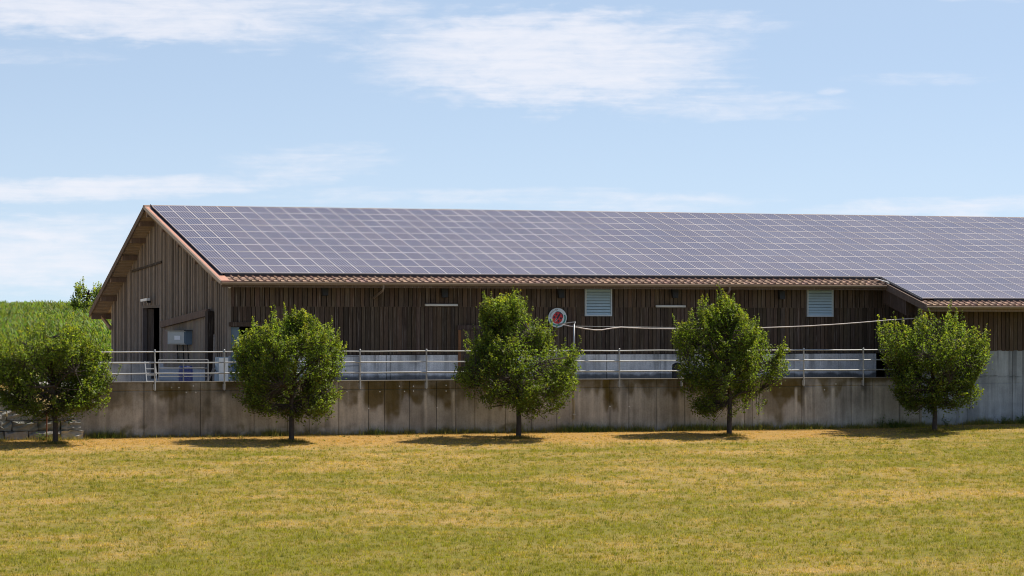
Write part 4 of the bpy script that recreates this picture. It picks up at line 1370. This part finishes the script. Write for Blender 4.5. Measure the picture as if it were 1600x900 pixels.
def make_tree(name, label, base_uv, outline, scale, off, trunk_px, seed, group='young trees along the wall', b=-2.6, shoots=820, leaf=0.094, dens=36, trunk_r=0.092, gap=0.60, hue=(1, 1, 1), fork=1.35, gb=True):
    """outline rows are (y, x left, x right) in the enlarged picture the crown was measured on"""
    rt = np.random.default_rng(seed)
    a, _, _ = UVB(base_uv[0], base_uv[1], b)
    z0 = float(lawn_z(np.array([a]), np.array([b]))[0]) if gb else float(back_z(np.array([a]), np.array([b]))[0])
    P0 = W(a, b, z0 - 0.02)
    mpp = P0.y / F / scale                            # metres per enlarged pixel
    prof = sorted([((trunk_px[1] - y) * mpp, (x0 - trunk_px[0]) * mpp, (x1 - trunk_px[0]) * mpp) for y, x0, x1 in outline])
    zlo, zhi = prof[0][0], prof[-1][0]
    ro = bpy.data.objects.new(name, None); C.objects.link(ro); ro.location = P0
    BASE[ro.name] = (0, 0, 0)
    tag(ro, label, 'tree', group)
    # candidate shoot tips
    zt = rt.uniform(zlo, zhi, shoots * 18)
    xl, xr = lerp_profile(prof, zt)
    mid, half = (xl + xr) / 2, (xr - xl) / 2
    ph = rt.uniform(0, 2 * np.pi, len(zt))
    half = half * (0.77 + 0.40 * fbm(np.cos(ph) * 1.6 + 3.3 + seed, np.sin(ph) * 1.6 + zt * 1.5, seed + 9, 2))
    keep = rt.uniform(0, 1, len(zt)) < (half / half.max()) ** 1.05
    zt, mid, half, ph = zt[keep], mid[keep], half[keep], ph[keep]
    rad = np.sqrt(rt.uniform(0.06, 1.0, len(zt))) * 1.02
    dep = np.minimum(half, 1.05 * half.max()) * 0.95
    cx_ = mid + rad * half * np.cos(ph); cy_ = rad * dep * np.sin(ph)
    # clumps: throw away tips where a coarse noise is low, so that the crown has hollows and boughs
    nz = (fbm(cx_ * 1.5 + seed, zt * 1.2 + cy_ * 1.0, seed, 2) + fbm(cy_ * 1.5 + 7, zt * 1.4 - cx_ * 0.7, seed + 5, 2)) / 2
    ok = nz > np.quantile(nz, gap)
    nr = 130                                          # boughs that carry the outline on both sides
    zr = rt.uniform(zlo, zhi - 0.1, nr); l2, r2 = lerp_profile(prof, zr)
    pr_ = rt.choice([0, np.pi], nr) + rt.normal(0, 0.55, nr); rr_ = rt.uniform(0.74, 1.0, nr)
    m2, h2 = (l2 + r2) / 2, (r2 - l2) / 2
    h2 = h2 * (0.77 + 0.38 * fbm(np.sign(np.cos(pr_)) * 3.0 + seed, zr * 2.2, seed + 9, 2))
    cx_, cy_, zt, rad, mid = cx_[ok][:shoots], cy_[ok][:shoots], zt[ok][:shoots], rad[ok][:shoots], mid[ok][:shoots]
    cx_ = np.concatenate([cx_, m2 + rr_ * h2 * np.cos(pr_)]); cy_ = np.concatenate([cy_, rr_ * h2 * 0.95 * np.sin(pr_)])
    zt = np.concatenate([zt, zr]); rad = np.concatenate([rad, rr_]); mid = np.concatenate([mid, m2])
    tips = np.stack([cx_, cy_, zt], 1)
    # limbs
    zf = fork
    wood_mb = MB()
    top = Vector((rt.uniform(-.05, .05), rt.uniform(-.05, .05), zf))
    limb_pts = []
    ztop = zlo + (zhi - zlo) * 0.80
    lead = [Vector((0, 0, 0)), Vector((0.01, 0, 0.12)), Vector((0.02, 0, 0.6)), top, top * 0.6 + Vector((mid.mean() * 0.5, 0, (zf + ztop) * 0.5 - zf * 0.6)), Vector((mid[zt > np.quantile(zt, .9)].mean() if len(zt) else 0, 0, ztop))]
    lead[4] = top.lerp(lead[5], 0.5) + Vector((0.06, 0.05, 0))
    trunk_mb = MB().tube(lead, [trunk_r * 1.45, trunk_r * 1.08, trunk_r, trunk_r * 0.86, trunk_r * 0.5, 0.012], 12)
    for s_ in np.linspace(0, 1, 10):
        limb_pts.append((top.lerp(lead[5], s_), 0.05))
    nl = 13
    for i in range(nl):
        phi = i * 2.4 + rt.uniform(-.3, .3)
        zt_ = zlo + (zhi - zlo) * (0.16 + 0.66 * i / nl)
        l_, r__ = lerp_profile(prof, np.array([zt_]))
        m_, h_ = (l_[0] + r__[0]) / 2, (r__[0] - l_[0]) / 2
        end = Vector((m_ + 0.72 * h_ * math.cos(phi), 0.70 * h_ * math.sin(phi), zt_ + 0.1))
        st_ = top.lerp(lead[5], min(0.7, 0.04 * i)) + Vector((0, 0, 0))
        c1 = st_.lerp(end, 0.35) + Vector((0, 0, 0.14)); c2 = st_.lerp(end, 0.7) + Vector((rt.uniform(-.1, .1), rt.uniform(-.1, .1), 0.10))
        wood_mb.tube([st_, c1, c2, end], [0.048, 0.036, 0.022, 0.008], 7)
        for p, q in ((st_, c1), (c1, c2), (c2, end)):
            for s_ in (0.3, 0.65, 1.0):
                limb_pts.append((p.lerp(q, s_), 0.02))
    LP = np.array([tuple(p) for p, _ in limb_pts])
    # twigs and leaves
    hgt = (zt - zlo) / (zhi - zlo)
    outw = np.stack([cx_ - mid * 0.6, cy_, np.zeros_like(cx_)], 1)
    outw /= np.maximum(np.linalg.norm(outw, axis=1), 0.2)[:, None]
    dirs = outw * (0.85 - 0.55 * hgt)[:, None] + np.array([0, 0, 1.0]) * (0.15 + 1.1 * hgt)[:, None] + rt.normal(0, 0.28, outw.shape)
    dirs /= np.linalg.norm(dirs, axis=1)[:, None]
    ln = rt.uniform(0.38, 0.85, len(zt)) * (0.75 + 0.45 * hgt)
    starts = tips - dirs * ln[:, None]
    # long bare-ended shoots that break the outline at the top and on the sides
    up_ = np.where((hgt > 0.30) & (rad > 0.72))[0]
    up_ = rt.permutation(up_)[:150]
    d_ = dirs[up_] * 0.6 + np.array([0, 0, 1.0]); d_ /= np.linalg.norm(d_, axis=1)[:, None]
    reach = rt.uniform(0.08, 0.62, len(up_))[:, None] ** 1.15
    tips = np.concatenate([tips, tips[up_] + d_ * reach]); starts = np.concatenate([starts, tips[up_] - d_ * 0.15])
    dirs = np.concatenate([dirs, d_]); ln = np.concatenate([ln, 0.30 + 0.6 * reach[:, 0]]); hgt = np.concatenate([hgt, hgt[up_]])
    thin = np.concatenate([np.ones(len(zt)), np.full(len(up_), 0.42)])
    LV, LF, LC = [], [], []
    for i in range(len(tips)):
        s0, t0 = starts[i], tips[i]
        bend = rt.normal(0, 0.05, 3)
        mid_p = (s0 + t0) / 2 + bend
        d2 = np.linalg.norm(LP - s0, axis=1) + 0.5 * np.maximum(0, LP[:, 2] - s0[2])
        j = int(np.argmin(d2))
        wood_mb.tube([Vector(LP[j]), Vector((LP[j] + s0) / 2 + np.array([0, 0, -0.03])), Vector(s0), Vector(mid_p), Vector(t0)], [0.013, 0.010, 0.008, 0.006, 0.003], 4, cap=False)
        m = int(dens * ln[i] / 0.6 * rt.uniform(0.75, 1.2))
        tt = rt.uniform(0.02, 1.04, m)
        ctr = s0 * ((1 - tt) ** 2)[:, None] + mid_p * (2 * tt * (1 - tt))[:, None] + t0 * (tt ** 2)[:, None]
        spread = 0.105 * (1.1 - 0.75 * tt) * thin[i]
        ctr = ctr + rt.normal(0, 1, (m, 3)) * spread[:, None]
        nrm_ = rt.normal(0, 0.65, (m, 3)) + np.array([0, 0, 0.75])
        nrm_ /= np.linalg.norm(nrm_, axis=1)[:, None]
        ax = dirs[i] * 0.6 + rt.normal(0, 0.7, (m, 3))
        ax -= nrm_ * np.sum(ax * nrm_, 1)[:, None]
        ax /= np.maximum(np.linalg.norm(ax, axis=1), 1e-3)[:, None]
        sd_ = np.cross(nrm_, ax)
        L_ = leaf * rt.uniform(0.7, 1.25, m) * (0.6 + 0.4 * thin[i])
        w_ = L_ * rt.uniform(0.24, 0.34, m)
        p0 = ctr - ax * (L_ / 2)[:, None]
        p1 = ctr - ax * (L_ * 0.05)[:, None] + sd_ * w_[:, None] + nrm_ * (w_ * 0.35)[:, None]
        p2 = ctr + ax * (L_ / 2)[:, None] - nrm_ * (L_ * 0.12)[:, None]
        p3 = ctr - ax * (L_ * 0.05)[:, None] - sd_ * w_[:, None] + nrm_ * (w_ * 0.35)[:, None]
        k = sum(len(x) for x in LV) if False else len(LV) * 0
        LV.append(np.stack([p0, p1, p2, p3], 1).reshape(-1, 3))
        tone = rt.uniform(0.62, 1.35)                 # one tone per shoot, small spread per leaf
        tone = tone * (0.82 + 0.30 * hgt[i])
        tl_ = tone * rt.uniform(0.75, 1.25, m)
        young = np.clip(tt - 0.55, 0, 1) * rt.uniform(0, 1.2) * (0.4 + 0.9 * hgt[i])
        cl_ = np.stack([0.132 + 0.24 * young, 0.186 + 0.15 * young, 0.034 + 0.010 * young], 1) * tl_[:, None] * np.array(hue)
        odd = rt.uniform(0, 1, m) < 0.02
        cl_[odd] = np.array([0.20, 0.14, 0.04])
        LC.append(np.repeat(cl_, 4, 0))
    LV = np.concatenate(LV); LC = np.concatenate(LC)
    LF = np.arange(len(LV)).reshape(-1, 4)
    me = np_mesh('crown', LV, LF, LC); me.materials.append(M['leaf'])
    cr = bpy.data.objects.new('crown', me); C.objects.link(cr); cr.parent = ro
    tr = bpy.data.objects.new('trunk', mb_mesh('trunk', trunk_mb, M['bark'], (0, 0, 0), True)); C.objects.link(tr); tr.parent = ro
    br = bpy.data.objects.new('branches', mb_mesh('branches', wood_mb, M['bark'], (0, 0, 0), True)); C.objects.link(br); br.parent = ro
    return ro


T1 = [(90, 250, 360), (130, 200, 450), (180, 60, 560), (230, -70, 610), (300, -80, 640), (400, -80, 665), (480, -80, 685), (540, -60, 680), (600, -30, 670), (635, 40, 600), (660, 150, 440)]
T2 = [(50, 430, 490), (90, 380, 560), (130, 200, 640), (180, 110, 690), (230, 70, 750), (300, 60, 745), (400, 60, 740), (470, 50, 745), (520, 20, 745), (580, 50, 730), (620, 90, 720), (655, 130, 690), (685, 380, 660)]
T3 = [(40, 290, 370), (80, 190, 420), (130, 185, 470), (190, 190, 520), (250, 195, 580), (300, 110, 640), (350, 60, 735), (420, 70, 735), (480, 20, 740), (540, 25, 745), (600, 90, 720), (640, 110, 700), (680, 250, 620), (700, 300, 600)]
T4 = [(40, 368, 396), (70, 350, 410), (95, 320, 470), (130, 155, 500), (190, 140, 600), (240, 70, 640), (300, 60, 680), (350, 45, 720), (400, 70, 735), (460, 80, 735), (520, 80, 710), (580, 90, 680), (640, 140, 640), (690, 170, 520), (720, 150, 470)]
T5 = [(50, 420, 480), (90, 320, 600), (130, 90, 650), (170, 40, 660), (230, 70, 755), (320, 70, 760), (400, 130, 740), (470, 90, 730), (540, 110, 725), (600, 110, 765), (640, 140, 660), (680, 160, 580)]
make_tree('deciduous_tree', 'bushy young tree in front of the rough stone blocks', (86, 691), T1, 3.913, None, (335, 855), 21, b=-2.4)
make_tree('deciduous_tree', 'broad flat-topped young tree before the barn corner doorway', (455, 689), T2, 3.914, None, (410, 860), 22, b=-2.5)
make_tree('deciduous_tree', 'young tree with egg-shaped crown standing beside the round ladybird sign', (810, 683), T3, 3.6, None, (396, 857), 23, b=-2.5)
make_tree('deciduous_tree', 'young tree with a pointed top shoot left of the right louvre window', (1139, 678), T4, 3.671, None, (405, 855), 24, b=-2.5)
make_tree('deciduous_tree', 'open ragged young tree in front of the projecting lower roof', (1460, 671), T5, 4.185, None, (420, 845), 25, b=-2.2, gap=0.64, shoots=640)
TD = [(-25, 120, 150), (10, 60, 240), (60, 30, 260), (100, 10, 270), (150, 20, 280), (210, 60, 240)]
make_tree('deciduous_tree', 'distant loose tree peeping over the corn beside the rear eave', (136, 500), TD, 4.6, None, (140, 300), 26, group='trees behind the field', b=95, shoots=60, leaf=0.16, dens=12, trunk_r=0.12, gap=0.5, hue=(1.5, 1.45, 1.6), fork=2.0, gb=False)

# ------------------------------------------------------------------ maize on the hill
rc_ = np.random.default_rng(31)
n = 11000
wy = 141 + 100 * rc_.uniform(0, 1, n) ** 1.25
wx = (rc_.uniform(-170, 330, n) - 800) / F * wy
ca = wx * EX + wy * EY - A0; cb_ = -wx * EY + wy * EX - D0
ok = ((ca < -14) | (cb_ > 28)) & (cb_ > 31)
ca, cb_ = ca[ok], cb_[ok]
cz = back_z(ca, cb_)
vs, cs = [], []
for lf in range(9):
    m = len(ca)
    ph = rc_.uniform(0, 2 * np.pi, m)
    hh = rc_.uniform(0.30, 0.95, m) * rc_.uniform(0.85, 1.1, m)
    ln = rc_.uniform(0.3, 0.62, m); wd = rc_.uniform(0.028, 0.05, m)
    d = np.stack([np.cos(ph), np.sin(ph)], 1); pr2 = np.stack([-np.sin(ph), np.cos(ph)], 1)
    pts = []
    for s_, up, w_ in ((0, 0, .7), (.22, .5, 1.0), (.5, .82, .75), (.75, .88, .1)):
        cxy = np.stack([ca, cb_], 1) + d * (ln * s_)[:, None]
        zz = cz + hh + ln * up
        for sgn in (-1, 1):
            xy = cxy + pr2 * (wd * w_ * sgn)[:, None]
            pts.append(np.stack([xy[:, 0], xy[:, 1], zz], 1))
    vs.append(np.stack(pts, 1))
    tn = rc_.uniform(0.6, 1.35, m) * (0.6 + 0.8 * fbm(ca * 0.35, cb_ * 0.12, 77, 3))
    cc_ = np.stack([0.145 * tn * rc_.uniform(.8, 1.5, m), 0.215 * tn, 0.06 * tn], 1)
    cs.append(np.repeat(cc_[:, None, :], 8, 1))
# upright stalks
m = len(ca)
pts = []
for z_, w_ in ((0, .02), (1.25, .012)):
    for sgn in (-1, 1):
        pts.append(np.stack([ca + sgn * w_, cb_ + 0 * ca, cz + z_], 1))
stv = np.stack(pts, 1)
vs = np.concatenate(vs); cs = np.concatenate(cs).reshape(-1, 3)
k = np.arange(len(vs))[:, None, None] * 8
fq = np.array([(0, 1, 3, 2), (2, 3, 5, 4), (4, 5, 7, 6)])[None]
cf = (k + fq).reshape(-1, 4)
vall = np.concatenate([vs.reshape(-1, 3), stv.reshape(-1, 3)])
sf = np.arange(m)[:, None] * 4 + np.array([0, 1, 3, 2])[None] + len(vs) * 8
cf = np.concatenate([cf, sf])
cs = np.concatenate([cs, np.tile(np.array([[0.09, 0.15, 0.03]]), (m * 4, 1))])
cme = np_mesh('corn', vall, cf, cs); cme.materials.append(M['corn'])
co = bpy.data.objects.new('corn', cme); C.objects.link(co)
co.location = W(0, 0, 0); co.rotation_euler = (0, 0, TH)
tag(co, 'green maize crop covering the hillside left of the barn', 'corn field', None, 'stuff')

# ------------------------------------------------------------------ grass
rg_ = np.random.default_rng(41)


def visible(a, b, marg):
    wx = (a + A0) * EX - (b + D0) * EY; wy = (a + A0) * EY + (b + D0) * EX
    return np.abs(wx) < wy * 0.1732 + marg


def blades(a, b, z, hgt, wid, col, lean=0.45):
    n = len(a)
    ph = rg_.uniform(0, 2 * np.pi, n)
    lx, ly = rg_.normal(0, lean, n) * hgt, rg_.normal(0, lean, n) * hgt
    dx, dy = np.cos(ph) * wid / 2, np.sin(ph) * wid / 2
    v = np.stack([np.stack([a - dx, b - dy, z - 0.005], 1), np.stack([a + dx, b + dy, z - 0.005], 1), np.stack([a + lx, b + ly, z + hgt], 1)], 1)
    return v.reshape(-1, 3), np.repeat(col, 3, 0)


NB = 1000000
wyy = rg_.uniform(62, 117, NB); wxx = (rg_.uniform(-360, 1930, NB) - 800) / F * wyy
aa = wxx * EX + wyy * EY - A0; bb = -wxx * EY + wyy * EX - D0
# blades grow in tufts
nt = NB // 9
ti = rg_.integers(0, nt, NB)
sp_t = rg_.uniform(0.02, 0.07, nt)[ti]
aa = aa[:nt][ti] + rg_.normal(0, 1, NB) * sp_t; bb = bb[:nt][ti] + rg_.normal(0, 1, NB) * sp_t
tone_t = rg_.uniform(0, 1, nt)[ti]
ok = bb < -0.02
aa, bb = aa[ok], bb[ok]
k, s_ = lawn_mix(aa, bb)
tuft = tone_t[ok]
kk = np.clip(k + (tuft - 0.5) * 1.0 + rg_.normal(0, 0.15, len(aa)), 0, 1)
cstraw = np.array([0.76, 0.485, 0.115]); cgreen = np.array([0.30, 0.29, 0.022]); cochre = np.array([0.70, 0.40, 0.085])
col = cstraw * (1 - kk)[:, None] + cgreen * kk[:, None]
oc = (0.75 * s_ * (1 - kk))[:, None]
col = col * (1 - oc) + cochre * oc
col *= (rg_.uniform(0.5, 1.35, len(aa)) * (0.66 + 0.68 * rg_.uniform(0, 1, nt)[ti][ok]))[:, None]
hgt = rg_.uniform(0.02, 0.065, len(aa)) * (0.55 + 1.1 * tuft ** 2) * (1 - 0.35 * s_) * (0.8 + 0.5 * kk)
v1, c1 = blades(aa, bb, lawn_z(aa, bb), hgt, rg_.uniform(0.008, 0.017, len(aa)), col)
# long grass at the foot of the wall
nw = 42000
aw = rg_.uniform(-24, 26, nw); bw_ = -np.abs(rg_.normal(0, 0.16, nw)) - 0.02
dn = fbm(aw * 0.8, aw * 0, 19, 3) + 0.25 * sstep(aw, 13, 16) + 0.12 * sstep(aw, 2.5, 4.5) * (1 - sstep(aw, 7, 9))
ok = rg_.uniform(0, 1, nw) < np.clip((dn - 0.40) * 3.2, 0.12, 1)
aw, bw_, dn = aw[ok], bw_[ok], dn[ok]
bw_ = np.where(aw < -16.9, bw_ - 0.75, bw_)
kw_ = np.clip(dn * 1.1 + rg_.normal(0, .2, len(aw)), 0, 1)
colw = np.array([0.50, 0.36, 0.11]) * (1 - kw_)[:, None] + np.array([0.14, 0.20, 0.04]) * kw_[:, None]
v2, c2 = blades(aw, bw_, lawn_z(aw, bw_), rg_.uniform(0.05, 0.21, len(aw)) * np.exp(rg_.normal(0, .3, len(aw))) * (0.6 + 0.9 * np.clip(dn, 0, 1)), rg_.uniform(0.010, 0.02, len(aw)), colw * rg_.uniform(.7, 1.2, len(aw))[:, None], 0.3)
# ragged grass left standing round each trunk
tv, tcol = [], []
for (tu, tvv, tb) in ((86, 691, -2.4), (455, 689, -2.5), (810, 683, -2.5), (1139, 678, -2.5), (1460, 671, -2.2)):
    ta = UVB(tu, tvv, tb)[0]
    m = 900
    xa = ta + rg_.normal(0, 0.24, m); xb = tb + rg_.normal(0, 0.2, m)
    kx = np.clip(rg_.normal(.5, .3, m), 0, 1)
    cx2 = (np.array([0.45, 0.30, 0.09]) * (1 - kx)[:, None] + np.array([0.13, 0.16, 0.03]) * kx[:, None]) * rg_.uniform(.6, 1.1, m)[:, None]
    q1, q2 = blades(xa, xb, lawn_z(xa, xb), rg_.uniform(0.04, 0.16, m), rg_.uniform(0.01, 0.02, m), cx2)
    tv.append(q1); tcol.append(q2)
# dry grass on the bank behind the stone blocks and below the maize
nb3 = 60000
a3 = rg_.uniform(-34, -16.9, nb3); b3 = 0.6 + 34 * rg_.uniform(0, 1, nb3)
v3, c3 = blades(a3, b3, back_z(a3, b3), rg_.uniform(0.05, 0.22, nb3), rg_.uniform(0.015, 0.03, nb3), np.array([0.50, 0.37, 0.15]) * rg_.uniform(.6, 1.2, nb3)[:, None])
# coarse tussocks scattered over the lawn
nq = 2600
wq = rg_.uniform(63, 108, nq); uq = (rg_.uniform(-70, 1670, nq) - 800) / F * wq
qa = uq * EX + wq * EY - A0; qb = -uq * EY + wq * EX - D0
m = 14
qh = rg_.uniform(0.05, 0.12, nq).repeat(m); qs = rg_.uniform(0.025, 0.07, nq).repeat(m); qk = np.clip(rg_.normal(0.6, 0.35, nq), 0, 1).repeat(m)
qa = qa.repeat(m) + rg_.normal(0, 1, nq * m) * qs; qb = np.minimum(qb.repeat(m) + rg_.normal(0, 1, nq * m) * qs, -0.05)
qc = (np.array([0.50, 0.36, 0.12]) * (1 - qk)[:, None] + np.array([0.15, 0.19, 0.03]) * qk[:, None]) * rg_.uniform(.7, 1.15, nq * m)[:, None]
q1, q2 = blades(qa, qb, lawn_z(qa, qb), qh * rg_.uniform(.5, 1.1, nq * m), rg_.uniform(0.010, 0.02, nq * m), qc)
tv.append(q1); tcol.append(q2)
vv = np.concatenate([v1, v2, v3] + tv); cc3 = np.concatenate([c1, c2, c3] + tcol)
gme2 = np_mesh('grass', vv, np.arange(len(vv)).reshape(-1, 3), cc3); gme2.materials.append(M['grass'])
go = bpy.data.objects.new('grass', gme2); C.objects.link(go)
go.location = W(0, 0, 0); go.rotation_euler = (0, 0, TH)
tag(go, 'short half dried lawn grass sloping down from the concrete wall', 'grass', None, 'stuff')


# weeds: a few leafy stems at the wall foot
def weed(a, b, h, seed, label):
    rw_ = np.random.default_rng(seed)
    mb = MB()
    z = float(lawn_z(np.array([a]), np.array([b]))[0])
    for s_ in range(5):
        ex_, ey_ = rw_.normal(0, 0.16, 2)
        p0, p1 = Vector((a, b, z)), Vector((a + ex_, b + ey_ * .5, z + h * rw_.uniform(.6, 1)))
        mb.tube([p0, p0.lerp(p1, .5), p1], [0.006, 0.005, 0.002], 4, col=(0.10, 0.13, 0.03))
        for t in np.linspace(.2, 1, 9):
            p = p0.lerp(p1, t); d = Vector(rw_.normal(0, 1, 3)); d.z *= .4; d.normalize(); L_ = rw_.uniform(.06, .13)
            sd_ = d.cross(Vector((0, 0, 1))).normalized() * L_ * .25
            mb.add([p, p + d * L_ * .5 + sd_, p + d * L_ + Vector((0, 0, -.02)), p + d * L_ * .5 - sd_], [(0, 1, 2, 3)], 0, tuple(np.array([.07, .12, .025]) * rw_.uniform(.7, 1.4)))
    whole('weed', mb, M['leaf'], label, 'weed', (a, b, z), 'weeds at the wall foot')


for i, (u, h, lab) in enumerate([(1377, .55, 'tall leafy weed at the wall foot left of the rightmost tree'), (1394, .4, 'small weed close beside the tall weed at the wall foot'), (1402, .35, 'low weed at the wall foot just left of the ragged tree trunk'),
                                 (1478, .4, 'leafy weed at the wall foot right of the ragged tree trunk'), (1595, .5, 'dark weed clump at the wall foot by the right picture edge'), (1568, .35, 'low weed at the foot of the tall smooth concrete'),
                                 (60, .3, 'weed in front of the rough stone blocks')]):
    weed(UA(u, -0.3, 665), -0.3 if u > 200 else -1.0, h, 50 + i, lab)
